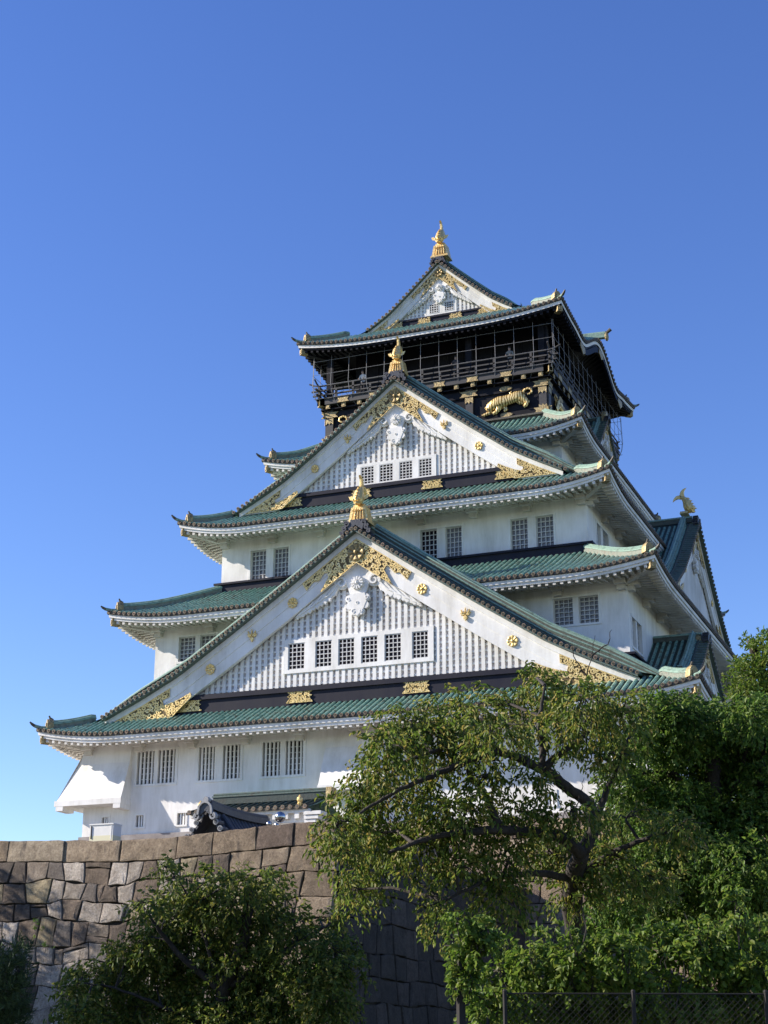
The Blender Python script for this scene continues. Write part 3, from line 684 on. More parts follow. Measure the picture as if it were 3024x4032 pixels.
        for q in (1, -1):
            x1, x0 = xe*.985, xe*.735
            pts = [(x1*1.0, G.Zw(x1)-strip-.02)]+[(x, G.Zw(x)-strip-.03*s) for x in [x1+(x0-x1)*i/6 for i in range(1,7)]]
            pts += [(x0+.02, G.Zw(x0)-strip-.45*s),(x0+.45*s, G.Zw(x0+.45*s)-strip-.38*s),(x0+.35*s, G.Zw(x0+.4*s)-strip-.75*s),(x0-.25*s, G.Zw(x0-.2*s)-depth*.72),(x0-.75*s, G.Zw(x0-.75*s)-depth*.80),(x0-1.3*s, G.Zw(x0-1.3*s)-depth*.86),(x0-1.35*s, max(low(x0-1.35*s), zsk)+.02),(x0-.2*s, zsk+.1)]
            pts += [(x1, zsk+.06)]
            pts = [(q*x, max(z, zsk+.03)) for x, z in pts]
            filigree(pts, lambda u,y,z: T(u, y-.005, z), gable, .20*s, seed+5+q)
        for i, (x, kind) in enumerate(meds):
            for q in (1, -1):
                z = G.Zw(x)-depth*.56
                if kind == 'r': rosette((q*x, z), .30*s, lambda u,y,zz: T(u, y-.0, zz), gable)
                else: paulownia((q*x, z), .34*s, lambda u,y,zz: T(u, y-.0, zz), gable)
        hbx = [u for u in us if G.Zw(u)-depth > zb0+.1][-1]
        for i, x in enumerate((-hbx*.97, -xe*.22, xe*.22, hbx*.97)):
            butterfly((x, zb0+(zb1-zb0)*.36), 1.55*s, .62*s, lambda u,y,z: T(u, fy-.31*s+y, z), gable, seed+20+i)
        pendant(G, depth, G.z0-depth-.15*s, G.z0-depth-2.95*s, lambda u,y,z: T(u, fy-.22*s+y, z), gable, s)
    # verge: round tiles side by side along the slope, with bronze ends, on a dark bed
    vt = MB(); L = 0
    bed = [[T(u, -.44*s, G.Zw(u)+.012) for u in us], [T(u, -.44*s, G.Zw(u)+.13*s) for u in us], [T(u, .6*s, G.Zw(u)+.36*s) for u in us]]
    vt.grid([[T(u, .3*s, G.Zw(u)+.011) for u in us]]+bed, 0)
    for q in (1, -1):
        x = 0.12*s; step = .32 if s > .6 else .27
        while x < xe+.25:
            z = G.Zw(x)+.20*s-(x-min(x, xe))*.4
            vt.tube([T(q*x, -.47*s, z), T(q*x, .62*s, z+.06)], .095, 8, 0)
            vt.tube([T(q*x, -.505*s, z), T(q*x, -.47*s, z)], .103, 9, 1); vt.tube([T(q*x, -.512*s, z), T(q*x, -.506*s, z)], .068, 8, 2)
            dx = .02; dz = G.Zw(min(x,xe-.03))-G.Zw(min(x,xe-.03)+dx); x += step*dx/sqrt(dx*dx+dz*dz)
    vt.build("verge_tiles", ["verge", "ring", "hole"], gable)
    # descending ridges behind the verge
    for q in (1, -1):
        dr = MB(); xs_ = [xe*(.05+1.04*i/26) for i in range(27)]
        pts = lambda y, dz: [T(q*x, y, G.Zw(x)+dz*s*(1-.38*max(0, (x/xe-.86)/.19)**1.5)) for x in xs_]
        for y0, y1, z0_, z1_, k in ((.72,1.12,.28,1.02,0),(.66,1.18,1.021,1.10,1)):
            dr.grid([pts(y0*s,z0_), pts(y0*s,z1_), pts(y1*s,z1_), pts(y1*s,z0_)], k)
            dr.add([T(q*xs_[-1],y0*s,G.Zw(xs_[-1])+z0_*s),T(q*xs_[-1],y0*s,G.Zw(xs_[-1])+z1_*s),T(q*xs_[-1],y1*s,G.Zw(xs_[-1])+z1_*s),T(q*xs_[-1],y1*s,G.Zw(xs_[-1])+z0_*s)], [(0,1,2,3)], k)
        dr.tube(pts(.92*s, 1.17), .10*s, 6, 1); dr.tube(pts(.70*s, .60), .05*s, 5, 1); dr.tube(pts(.70*s, .85), .05*s, 5, 1); dr.tube(pts(.45*s,.40), .08*s, 6, 0)
        dr.build("descending_ridge", ["ridge_dark", "ridge"], gable)
    # main ridge
    mr = MB(); zt = G.z0
    for w, a, b, k in ((.34,.2,.62,0),(.40,.621,.70,1)):
        q = [T(u*w*s, y, zt+z*s) for z in (a, b) for y in (.2*s, y_back) for u in (-1, 1)]
        mr.add(q, [(0,1,3,2),(4,6,7,5),(0,4,5,1),(1,5,7,3),(3,7,6,2),(2,6,4,0)], k)
    mr.tube([T(0, .2*s, zt+.78*s), T(0, y_back, zt+.78*s)], .12*s, 7, 1)
    mr.build("main_ridge", ["ridge_dark", "ridge"], gable)
    oni((0, zt+.42*s), s*.72, lambda u,y,z: T(u, y+.05*s, z), gable)
    fish(fish_base, fish_out, fish_s, gable, ped) if fish_s > .5 else ridge_cap(fish_base, fish_out, gable)
    return gable
plaster_grey = mat("lattice_backing", (0.66, 0.61, 0.60), 0.9, vary=[(0.56, 0.51, 0.50)], scale=1.2)
g1w = [(-4.13,-3.14),(-2.52,-1.55),(-1.18,-.23),(.15,1.10),(1.48,2.44),(3.04,3.95)]
g2w = [(-2.32,-1.46),(-1.13,-.25),(.12,.97),(1.35,2.17)]
g3w = [(-.78,-.12),(.28,.92)]
TF = lambda off: face_T(FRONT, off)
gable1 = build_gable(G1, TF(20.4), 1.0, 5.8, (18.82, 19.66), (-4.18, 4.02, 20.65, 22.1, g1w), .355, 11, (0,-1,0), (0,-19.9,28.42), 1.0, [(3.75,'r'),(6.15,'p'),(8.65,'r')])
gable2 = build_gable(G2, TF(14.75), .86, 6.6, (32.05, 32.75), (-2.38, 2.24, 32.86, 33.97, g2w), .33, 31, (0,-1,0), (0,-14.3,39.52), .90, [(3.06,'p'),(5.16,'r')])
gable3 = build_gable(G3, TF(6.9), .62, 13.8, (46.6, 47.0), (-.85, .98, 47.2, 47.88, g3w), .27, 51, (0,-1,0), (0,-6.4,51.2), 1.0, [])
for wins, z0, z1, off, sty in ((g1w, 20.65, 22.1, 20.165, 'gable'), (g2w, 32.86, 33.97, 14.585, 'gable'), (g3w, 47.2, 47.88, 6.845, 'small')):
    for a, b in wins: window(FRONT, off, a, b, z0, z1, sty)
# gables on the right-hand face: a large one on the second roof, a low one each side on the first, a small one on the fourth
GA = Gable(0, 7.3, 32.75, 27.3); GA.z1 = 26.6; GA.xe = 8.4
ga = build_gable(GA, face_T(RIGHT, 14.55), .70, 6.0, (26.7, 27.1), None, .3, 71, (1,0,0), (13.95,0,33.45), .95, [(4.2,'r')], True, False)
"""low side gables"""
GB = Gable(0, 3.9, 22.3, 19.6)
for cy in (-11.5, 11.5):
    build_gable(GB, lambda u, y, z, cy=cy: Vector((16.75-y, u+cy, z)), .62, 4.0, (19.7, 20.0), None, .3, 81, (1,0,0), (16.3,cy,22.3), .28, [])
GC = Gable(0, 3.6, 40.5, 37.1)
build_gable(GC, lambda u, y, z: Vector((9.15-y, u-.3, z)), .42, 1.6, (37.2, 37.5), None, .3, 91, (1,0,0), (9.0,-.3,40.7), .2, [])
# slopes of the side gables (front verge back to the wall)
def gable_slopes(G, T, y0, y1, parent, lift):
    mb = MB(); us = [G.xe*(-1+2*i/36) for i in range(37)]
    mb.grid([[T(u, y0, G.Zw(u)+lift) for u in us], [T(u, y1, G.Zw(u)+lift) for u in us]], 1)
    n = int((y1-y0)/TS)
    for i in range(n):
        y = y0+(i+.6)*(y1-y0)/n
        for q in (1, -1): mb.half([T(q*G.xe*(.06+.94*k/10), y, G.Zw(G.xe*(.06+.94*k/10))+lift) for k in range(11)], T(0,1,0)-T(0,0,0), Vector((0,0,1)), .09)
    mb.build("gable_roof", ["tile", "pan"], parent)
gable_slopes(GA, face_T(RIGHT, 14.55), .3, 6.0, ga, .28)
for cy in (-11.5, 11.5): gable_slopes(GB, lambda u, y, z, cy=cy: Vector((16.75-y, u+cy, z)), .25, 4.0, roof1, .25)
gable_slopes(GC, lambda u, y, z: Vector((9.15-y, u-.3, z)), .1, 1.6, roof4, .18)

# ------------------------------------------------------------------ black top storey with balcony, tigers and safety cage
top = MB(); W5, D5 = 7.41, 8.05
top.box(-W5, W5, -D5, D5, 37.6, 41.40); top.box(-W5+1.4, W5-1.4, -D5+1.4, D5-1.4, 41.401, 44.93); top.box(-W5, W5, -D5, D5, 44.931, 45.0); top.build("wall", "black", castle)
def each_face(fn):
    for face in (FRONT, RIGHT, LEFT): 
        hl, off = (W5, D5) if face == FRONT else (D5, W5); fn(face, hl, face_T(face, off))
def tbox(mb, T, a0, a1, y0, y1, c0, c1, k=0):
    q = [T(a,y,c) for c in (c0,c1) for y in (y0,y1) for a in (a0,a1)]
    mb.add(q, [(0,1,3,2),(4,6,7,5),(0,4,5,1),(1,5,7,3),(3,7,6,2),(2,6,4,0)], k)
POSTS = lambda hl: [-hl+.22, -hl+.22+(2*hl-.44)/3, hl-.22-(2*hl-.44)/3, hl-.22]
fr = MB(); gf = []; bal = MB(); rail = MB()
def stage(face, hl, T):
    for p in POSTS(hl): tbox(fr, T, p-.24, p+.24, -.14, .02, 38.3, 40.9, 1); tbox(fr, T, p-.2, p+.2, -.12, .02, 41.47, 44.6, 0)
    tbox(fr, T, -hl-.1, hl+.1, -.10, .02, 38.42, 38.80, 0); tbox(fr, T, -hl-.1, hl+.1, -.10, .02, 40.15, 40.62, 0)
    tbox(fr, T, -hl-.3, hl+.3, -.36, -.101, 40.72, 40.78, 0)
    # joist ends under the balcony and the balcony deck
    n = int(2*hl/1.14); 
    for i in range(n+1):
        u = -hl+.22+(2*hl-.44)*i/n; tbox(bal, T, u-.13, u+.13, -.42, .02, 40.74, 41.02, 0)
        g = MB(); tbox(g, T, u-.145, u+.145, -.46, -.42, 40.74, 41.02, 0); tbox(g, T, u-.08, u+.08, -.48, -.46, 40.80, 40.96, 0); gf.append(("joist_end_cap", g))
    tbox(bal, T, -hl-.52, hl+.52, -.52, .02, 41.03, 41.38, 1)
    tbox(bal, T, -hl-.58, hl+.58, -.58, .0, 41.381, 41.46, 1)
    # gold straps on the balcony edge and on the beams
    for i in range(1, n, 2):
        u = -hl+.22+(2*hl-.44)*i/n; g = MB(); g.prism([(u-.42,41.04),(u-.30,41.2),(u-.42,41.40),(u+.42,41.40),(u+.30,41.2),(u+.42,41.04)], .03, lambda a,y,c: T(a, y-.525, c), 0, .03); gf.append(("balcony_strap", g))
    for p in POSTS(hl):
        g = MB(); g.prism([(p-.62,40.20),(p-.42,40.39),(p-.62,40.58),(p+.62,40.58),(p+.42,40.39),(p+.62,40.20)], .04, lambda a,y,c: T(a, y-.145, c), 0, .03); gf.append(("beam_fitting", g))
        g = MB(); g.prism([(p-.27,39.72),(p-.10,39.86),(p,39.72),(p+.10,39.86),(p+.27,39.72),(p+.27,40.14),(p-.27,40.14)], .03, lambda a,y,c: T(a, y-.145, c), 0, .02); gf.append(("post_cap", g))
        g = MB(); g.prism([(p-.26,38.55),(p-.26,39.0),(p-.1,38.9),(p,39.02),(p+.1,38.9),(p+.26,39.0),(p+.26,38.8),(p+.6,38.8),(p+.42,38.6),(p+.6,38.42),(p-.6,38.42),(p-.42,38.6),(p-.6,38.8),(p-.26,38.8)], .03, lambda a,y,c: T(a, y-.145, c), 0, .01); gf.append(("post_shoe", g))
    ps = POSTS(hl)
    for a, b in zip(ps, ps[1:]):
        c = (a+b)/2
        for z in (38.62, 40.38):
            g = MB(); g.prism([(c+.42*cos(2*pi*i/14)*(1+.12*cos(3*2*pi*i/14)), z+.17*sin(2*pi*i/14)) for i in range(14)], .05, lambda u,y,w: T(u, y-.105, w), 0, .15); gf.append(("beam_plaque", g))
    # railing: corner-crossing rails, posts
    y = -.46
    for z, h, ext in ((41.70,.08,.35),(42.02,.09,.45)): tbox(rail, T, -hl-.5-ext, hl+.5+ext, y-.06, y+.06, z, z+h, 0)
    rail.tube([T(-hl-1.12, y, 42.66), T(-hl-.75, y, 42.48), T(-hl-.3, y, 42.40), T(hl+.3, y, 42.40), T(hl+.75, y, 42.48), T(hl+1.12, y, 42.66)], .055, 7, 0)
    for i in range(n+1):
        u = -hl-.4+(2*hl+.8)*i/n; tbox(rail, T, u-.07, u+.07, y-.06, y+.06, 41.46, 42.40 if i % 2 == 0 else 42.02, 0)
each_face(stage)
fr.build("post_and_beam_frame", ["black", "black_grey"], castle)
bd = bal.build("balcony", ["black", "black_grey"], castle); rl = rail.build("railing", "black_grey", bd)
for nm, g in gf: g.build(nm, "gold_dull", castle)
for sx, sy in ((1,-1),(-1,-1),(1,1)):
    g = MB(); c = Vector((sx*7.75, sy*8.4, 40.95)); o = Vector((sx, sy, 0)).normalized(); s_ = Vector((sx,-sy,0)).normalized()
    g.beam([c-o*.3, c+o*.16], s_, .30, .40, 0); g.build("corner_beam_cap", "gold_dull", bd)
# dark sliding doors and inner wall with pale transom lines behind the rail
ins = MB()
def inner(face, hl, T):
    for i in range(12): u = -hl+.6+(2*hl-1.2)*i/11; tbox(ins, T, u*.8-.05, u*.8+.05, 1.35, 1.4, 41.46, 44.4)
    tbox(ins, T, -hl+1.5, hl-1.5, 1.33, 1.349, 43.0, 43.12)
each_face(inner); ins.build("door_frames", "black", castle)

# gold tigers in relief
def tiger(T, parent, s=1.0, q=1):
    mb = MB(); P = lambda u, w, y=0.0: T(q*u*s, -.02-y*s, w*s)
    def chain(pts, n=9):
        pp = []
        for i, (u, w, r, y) in enumerate(pts):
            a = pts[max(i-1,0)]; b = pts[min(i+1,len(pts)-1)]; du, dw = b[0]-a[0], b[1]-a[1]; l = sqrt(du*du+dw*dw) or 1
            pp.append([P(u-dw/l*r*cos(2*pi*j/n), w+du/l*r*cos(2*pi*j/n), y+.55*r*sin(2*pi*j/n)) for j in range(n+1)])
        mb.grid(pp); mb.add(pp[0][:n], [tuple(range(n))]); mb.add(pp[-1][:n], [tuple(range(n))])
    chain([(-1.42,-.42,.13,.14),(-1.32,-.38,.22,.18),(-1.12,-.24,.31,.2),(-.85,-.08,.34,.2),(-.55,-.02,.40,.2),(-.2,.02,.36,.18),(.2,.10,.34,.17),(.55,.20,.37,.17),(.85,.20,.36,.16),(1.02,.18,.24,.14)], 12)
    chain([(-.62,-.18,.24,.2),(-.60,-.48,.17,.22),(-.78,-.68,.13,.22),(-1.0,-.74,.10,.22)]); chain([(-1.05,-.40,.16,.1),(-1.25,-.62,.12,.14),(-1.55,-.72,.10,.16),(-1.7,-.74,.08,.16)])
    chain([(-.45,-.2,.2,.08),(-.2,-.42,.14,.1),(-.1,-.55,.11,.12),(-.28,-.62,.09,.14)])
    chain([(.85,.12,.30,.2),(1.10,-.12,.20,.2),(1.28,-.28,.14,.2),(1.18,-.46,.12,.2),(1.02,-.54,.10,.2)]); chain([(.6,.05,.24,.1),(.78,-.2,.15,.1),(1.2,-.3,.1,.12)])
    chain([(.95,.36,.10,.12),(1.05,.58,.085,.14),(1.3,.66,.075,.15),(1.52,.58,.07,.15),(1.56,.40,.065,.15),(1.42,.28,.06,.15),(1.28,.26,.05,.14)])
    chain([(.22,.38,.07,.12),(.16,.52,.06,.14),(.24,.62,.035,.14)])
    for u, w in ((-1.02,.06),(-.86,.16),(-1.28,-.12)): mb.blob(P(u,w,.22), (.10*s,.08*s,.09*s), 0, 7, 5)
    mb.blob(P(-1.40,-.34,.34), .05*s, 0, 6, 5)
    o = mb.build("gold_tiger_relief", tiger_mat, parent, smooth=True); return o
tiger_mat = mat("striped_gold", (0.85, 0.62, 0.26), 0.42, 0.55)
_nt = tiger_mat.node_tree; _tc = _nt.nodes.new("ShaderNodeTexCoord"); _w = _nt.nodes.new("ShaderNodeTexWave"); _w.inputs["Scale"].default_value = 1.9; _w.inputs["Distortion"].default_value = 5; _w.inputs["Detail"].default_value = 3; _w.inputs["Detail Scale"].default_value = 1.6
_rr = _nt.nodes.new("ShaderNodeValToRGB"); _rr.color_ramp.elements[0].position = .28; _rr.color_ramp.elements[0].color = (.26,.15,.03,1); _rr.color_ramp.elements[1].position = .5; _rr.color_ramp.elements[1].color = (.88,.66,.30,1)
_nt.links.new(_tc.outputs["Object"], _w.inputs["Vector"]); _nt.links.new(_w.outputs["Color"], _rr.inputs[0]); _nt.links.new(_rr.outputs[0], _nt.nodes["Principled BSDF"].inputs["Base Color"])
tiger(lambda u, y, w: Vector((4.95+u, -D5+y, 39.52+w)), castle, 1.0); tiger(lambda u, y, w: Vector((-4.95+u, -D5+y, 39.52+w)), castle, 1.0, -1)
tiger(lambda u, y, w: Vector((W5-y, -5.3+u, 39.5+w)), castle, 1.0, -1); tiger(lambda u, y, w: Vector((W5-y, 5.3+u, 39.5+w)), castle, 1.0)

# safety cage of thin bars hung from the eave and curving in under the balcony
cg = MB(); CX, CY = 8.15, 8.78
prof = [(0.0,44.35),(0.02,43.2),(0.05,42.4),(-.02,41.8),(-.22,41.2),(-.55,40.75),(-.95,40.5)]
def cage(face):
    hl, off = (CX, CY) if face in (FRONT, BACK) else (CY, CX); T = face_T(face, off); n = 13 if face == FRONT else 15
    for i in range(n+1):
        u = -hl+.06+(2*hl-.12)*i/n; cg.tube([T(u*(1+o/9), -o, z) for o, z in prof], .015, 5)
    for z, o in ((44.05,.0),(43.1,.03),(42.3,.05),(41.45,-.12)): cg.tube([T(-hl, -o, z), T(hl, -o, z)], .014, 5)
for f in (FRONT, RIGHT, LEFT, BACK): cage(f)
cg.build("safety_cage", "wire", castle)
# ridge of the undulating side gable and its gold brackets
kr = MB(); kr.beam([(6.6,0,46.75),(9.35,0,46.62)], (0,1,0), .34, .34, 0); kr.tube([(6.6,0,47.12),(9.4,0,46.99)], .12, 7, 0); kr.tube([(9.35,0,46.9),(9.75,0,47.2)], [.1,.13], 7, 1)
kr.blob((9.45,0,46.7), (.14,.26,.32), 2)
kr.build("undulating_gable_ridge", ["ridge", "tile_end", "gold_dull"], roof5)
# second, lower white barge strip under the undulating eave and gold plaques
kb = MB(); T = face_T(RIGHT, 9.25)
us_ = [-5.2+10.4*i/40 for i in range(41)]
kb.grid([[T(u,.30,R5.P(0)+kara(u)-.55) for u in us_],[T(u,.26,R5.P(0)+kara(u)-.95) for u in us_],[T(u,.45,R5.P(0)+kara(u)-.96) for u in us_]])
kb.build("undulating_barge_board", "black", roof5)
for u in (-4.9, 0, 4.9):
    g = MB(); g.prism([(u-.6,R5.P(0)+kara(u-.6)-.92),(u,R5.P(0)+kara(u)-1.25),(u+.6,R5.P(0)+kara(u+.6)-.92),(u+.5,R5.P(0)+kara(u+.5)-.6),(u-.5,R5.P(0)+kara(u-.5)-.6)], .04, lambda a,y,c: T(a,y+.25,c), 0, .05); g.build("gold_plaque", "gold_dull", roof5)

# visitors behind the balcony rail
M['skin'] = mat("skin", (0.45, 0.29, 0.21), 0.6); M['hair'] = mat("black_hair", (0.015, 0.012, 0.01), 0.6)
def person(loc, shirt, trousers, lean, label):
    """standing figure with both forearms resting on the rail in front (towards -y)"""
    V = [(0,0,.93),(0,0,1.10),(0,-.03*lean,1.28),(0,-.07*lean,1.42),(0,-.09*lean,1.50),(0,-.12*lean,1.58),(0,-.13*lean,1.68),
         (.09,0,.90),(.10,-.02,.50),(.10,.01,.09),(.11,-.14,.04),(-.09,0,.90),(-.10,-.02,.50),(-.10,.01,.09),(-.11,-.14,.04),
         (.19,-.06*lean,1.40),(.24,-.12,1.17),(.17,-.36,1.08),(.13,-.45,1.07),(-.19,-.06*lean,1.40),(-.24,-.12,1.17),(-.17,-.36,1.08),(-.13,-.45,1.07)]
    E = [(0,1),(1,2),(2,3),(3,4),(4,5),(5,6),(0,7),(7,8),(8,9),(9,10),(0,11),(11,12),(12,13),(13,14),(3,15),(15,16),(16,17),(17,18),(3,19),(19,20),(20,21),(21,22)]
    Rr = [.15,.14,.16,.13,.055,.09,.095, .10,.065,.045,.04, .10,.065,.045,.04, .065,.048,.036,.03, .065,.048,.036,.03]
    me = bpy.data.meshes.new("person_skeleton"); me.from_pydata(V, E, []); o = bpy.data.objects.new("person", me); COL.objects.link(o)
    sk = o.modifiers.new("skin", 'SKIN'); o.modifiers.new("sub", 'SUBSURF').levels = 1
    for i, v in enumerate(me.skin_vertices[0].data): v.radius = (Rr[i], Rr[i]*(.75 if i in (0,1,2,3) else 1)); v.use_root = i == 0
    dg = bpy.context.evaluated_depsgraph_get(); m2 = bpy.data.meshes.new_from_object(o.evaluated_get(dg))
    o.modifiers.clear(); o.data = m2; m2.name = "person"; m2.materials.clear()
    for m in (M['skin'], shirt, trousers): m2.materials.append(m)
    for p in m2.polygons:
        c = p.center; p.material_index = 2 if c.z < .98 else (0 if c.z > 1.49 or c.y < -.34 else 1); p.use_smooth = True
    o.location = loc; tag(o, label, "person")
    h = MB(); h.blob((0,-.10*lean,1.71), (.10,.11,.10), 0, 10, 7); hh = h.build("hair", "hair", None, smooth=True); hh.parent = o
    f = MB(); f.blob((0,-.13*lean-.105,1.655), (.014,.02,.02), 0, 6, 5); f.blob((.035,-.13*lean-.085,1.69), .012, 1, 6, 5); f.blob((-.035,-.13*lean-.085,1.69), .012, 1, 6, 5); ff = f.build("face", ["skin", "hair"], None); ff.parent = o
    return o
person((-4.9,-8.05,41.462), mat("white_shirt", (.6,.6,.6), .8), mat("dark_trousers", (.03,.03,.04), .8), 1.0, "visitor in a white top leaning on the balcony rail near its left end")
person((1.5,-8.02,41.462), mat("dark_jacket", (.05,.045,.05), .8), mat("grey_trousers", (.08,.08,.08), .8), .4, "visitor in dark clothes behind the middle of the balcony rail")
person((5.1,-8.05,41.462), mat("grey_shirt", (.22,.22,.21), .8), mat("black_trousers", (.02,.02,.02), .8), .7, "visitor in a grey top at the rail above the gold tiger")

# ------------------------------------------------------------------ entrance porch at the foot of the tower
porch = thing("entrance_porch", "white entrance porch with a dark green tiled roof against the castle's foot", "porch", (-3.9, -23, 8.2))
pr = MB(); x0, x1 = -7.45, -0.65; yr, ye = -22.6, -24.6; zr, ze = 13.22, 12.60
def slope(x, t): return Vector((x, yr+(ye-yr)*t, zr+(ze-zr)*(t*(1.25-.25*t))))
pr.grid([[slope(x, t) for x in (x0, x1)] for t in (0,.25,.5,.75,1)]); pr.grid([[Vector((x, yr+2.4*t, zr-.75*t)) for x in (x0, x1)] for t in (0,1)])
n = 17
for i in range(n):
    x = x0+.2+(x1-x0-.4)*i/(n-1); pr.half([slope(x, t)+Vector((0,0,.01)) for t in (.08,.3,.6,.85,1)], (1,0,0), Vector((0,0,1)), .09, 3)
    p = slope(x, 1); pr.tube([p+Vector((0,-.05,.02)), p+Vector((0,.05,.02))], .11, 9, 1); pr.tube([p+Vector((0,-.056,.02)), p+Vector((0,-.05,.02))], .065, 8, 2)
pr.add([slope(x0,1)+Vector((0,0,-.12)), slope(x1,1)+Vector((0,0,-.12)), slope(x1,1)+Vector((0,-.02,.02)), slope(x0,1)+Vector((0,-.02,.02))], [(0,1,2,3)], 2)
pr.build("roof", ["tile", "ring", "tile_end", "pan"], porch)
rd = MB(); rd.box(x0+.55, x1+.1, yr-.2, yr+.2, zr+.0, zr+.36, 0); rd.box(x0+.5, x1+.15, yr-.24, yr+.24, zr+.361, zr+.43, 1); rd.tube([(x0+.5,yr,zr+.50),(x1+.15,yr,zr+.50)], .09, 6, 1); rd.build("ridge", ["pan", "verge"], porch)
rb = MB(); rb.box(x1+.151, x1+.45, yr-.32, yr+.32, zr-.35, zr+.56); rb.build("ridge_end_tile", "gold_dull", porch)
wl = MB(); wl.box(x0+.35, x1-.3, ye+.35, ye+.6, 11.9, 12.34); wl.box(x0+.2, x1-.1, ye+.10, ye+.5, 12.341, 12.54); wl.box(x0+.5, x1-.45, ye+.7, -20.1, 8.2, 11.89)
for i in range(10): x = x0+.7+(x1-x0-1.4)*i/9; wl.box(x-.12, x+.12, ye+.12, ye+.349, 12.06, 12.339)
for k, (w, z) in enumerate(((.0,12.38),(.16,12.18),(.32,11.98))): wl.box(x1-.299, x1+.62-w, ye+.05+w*.3, ye+.9, z-.17, z)
wl.build("wall", "plaster", porch)
dk = MB(); dk.box(x0+1.6, x1-1.4, ye+.66, ye+.699, 8.2, 11.7); dk.build("door", "black_grey", porch)
for x in (x0+.75, x1-.55):
    g = MB(); p = slope(x, .93); g.tube([p, p+Vector((0,0,.16)), p+Vector((0,0,.22))], [.10,.14,.08], 8); g.blob(p+Vector((0,0,.34)), (.15,.15,.17)); g.tube([p+Vector((0,0,.48)), p+Vector((0,0,.58))], [.08,.02], 7); g.build("gold_finial", "gold", porch)

# ------------------------------------------------------------------ well house, globe lamp, cabinet on the terrace
TER = 8.2
well = thing("well_house", "low well house with a curved black clay tile roof seen over the stone wall", "well house", (3.2, -39.5, TER))
# gable end towards the viewer, ridge running straight back
wx, wy0, wy1, wh = 3.18, -42.0, -37.0, 1.75
def wp(t, u, dz=0):                                      # t along the ridge 0..1, u across -1..1
    a = abs(u); return Vector((wx+u*wh, wy0+(wy1-wy0)*t, 9.92+.10*(2*t-1)**2-2.15*a*(1.30-.30*a)*.95+dz))
us2 = [-1+.125*i for i in range(17)]
wr = MB()
wr.grid([[wp(k/8, u) for u in us2] for k in range(9)]); wr.grid([[wp(k/8, u, -.12) for u in us2] for k in range(9)]); wr.grid([[wp(0,u,0) for u in us2],[wp(0,u,-.14) for u in us2]]); wr.grid([[wp(1,u,0) for u in us2],[wp(1,u,-.14) for u in us2]])
n = 16
for i in range(n):
    t = .03+.94*i/(n-1)
    for q in (1,-1): wr.half([wp(t, q*k/7, .01) for k in range(8)], (0,1,0), Vector((0,0,1)), .085)
for q in (1,-1):
    for k in range(1, 9):
        p = wp(0, q*(.02+k*.108), .05); wr.tube([p+Vector((0,-.10,0)), p+Vector((0,.4,0))], .095, 9); wr.tube([p+Vector((0,-.13,0)), p+Vector((0,-.10,0))], .108, 10, 1); wr.tube([p+Vector((0,-.14,0)), p+Vector((0,-.131,0))], .07, 8, 0)
wr.build("roof", ["kawara", "kawara_end"], well)
Y1 = Vector((1,0,0))
rg = MB(); rg.beam([wp(k/8, 0, .0) for k in range(9)], Y1, .30, .24, 0); rg.tube([wp(k/8, 0, .28) for k in range(9)], .10, 7, 0); rg.tube([wp(0,0,.30)+Vector((0,-.2,0)), wp(0,0,.30)], .115, 10, 1); rg.build("ridge", ["kawara", "kawara_end"], well)
for sx in (1,-1):
    dg = MB(); dg.beam([wp(.16, sx*k/8, .0) for k in range(1,9)], (0,1,0), .24, .16, 0); dg.tube([wp(.16, sx*k/8, .2) for k in range(1,9)], .085, 7, 0); dg.build("descending_ridge", "kawara", well)
og = MB(); c = wp(0, 0, .0)+Vector((0,-.08,0))
Tm = lambda u, y, w: c+Vector((u, y, w))
og.prism([(-.30,-.34),(-.26,.02),(-.20,.16),(0,.22),(.20,.16),(.26,.02),(.30,-.34),(.16,-.25),(0,-.12),(-.16,-.25)], .14, Tm, 0, .08)
for q in (1,-1): ribbon(og, spiral((q*.33,-.34), .13, 1.2, 1.2 if q > 0 else pi-1.2, -q), .07, 0, .2, Tm, 1)
ribbon(og, [(-.31,-.34),(-.25,.04),(-.14,.17),(0,.21),(.14,.17),(.25,.04),(.31,-.34)], .08, .14, .20, Tm, 1)
og.build("ridge_end_ornament", ["kawara", "kawara_end"], well)
bd2 = MB()
for t in (.14, .86):
    for u in (-.62, .62): p = wp(t, u); bd2.box(p.x-.11, p.x+.11, p.y-.11, p.y+.11, TER, p.z-.1)
for u in (-.62,.62): bd2.beam([wp(.04,u,-.32), wp(.96,u,-.32)], Y1, .16, .2)
bd2.grid([[wp(.13,-.6,-.2), wp(.13,0,-.2), wp(.13,.6,-.2)], [wp(.13,-.6,-.21), Vector((wx,wp(.13,0).y,wp(.13,.6).z-.2)), wp(.13,.6,-.21)]])
bd2.build("timber_frame", "black_grey", well)

lamp = thing("globe_lamp", "cluster of silver globe lamps on a post behind the stone coping", "lamp", (6.6, -42.8, TER))
gl = MB(); gl.tube([(6.6,-42.8,TER),(6.6,-42.8,9.15)], .06, 8); gl.tube([(6.15,-42.8,9.08),(6.6,-42.8,9.12),(6.95,-42.8,9.06)], .03, 6); gl.build("post", "iron", lamp)
for x, z, r in ((6.6,9.42,.20),(6.22,9.17,.11),(6.52,9.12,.08)):
    g = MB(); g.blob((x,-42.8-(.12 if r < .12 else 0),z), r, 0, 20, 14); g.build("globe", "chrome", lamp, smooth=True)

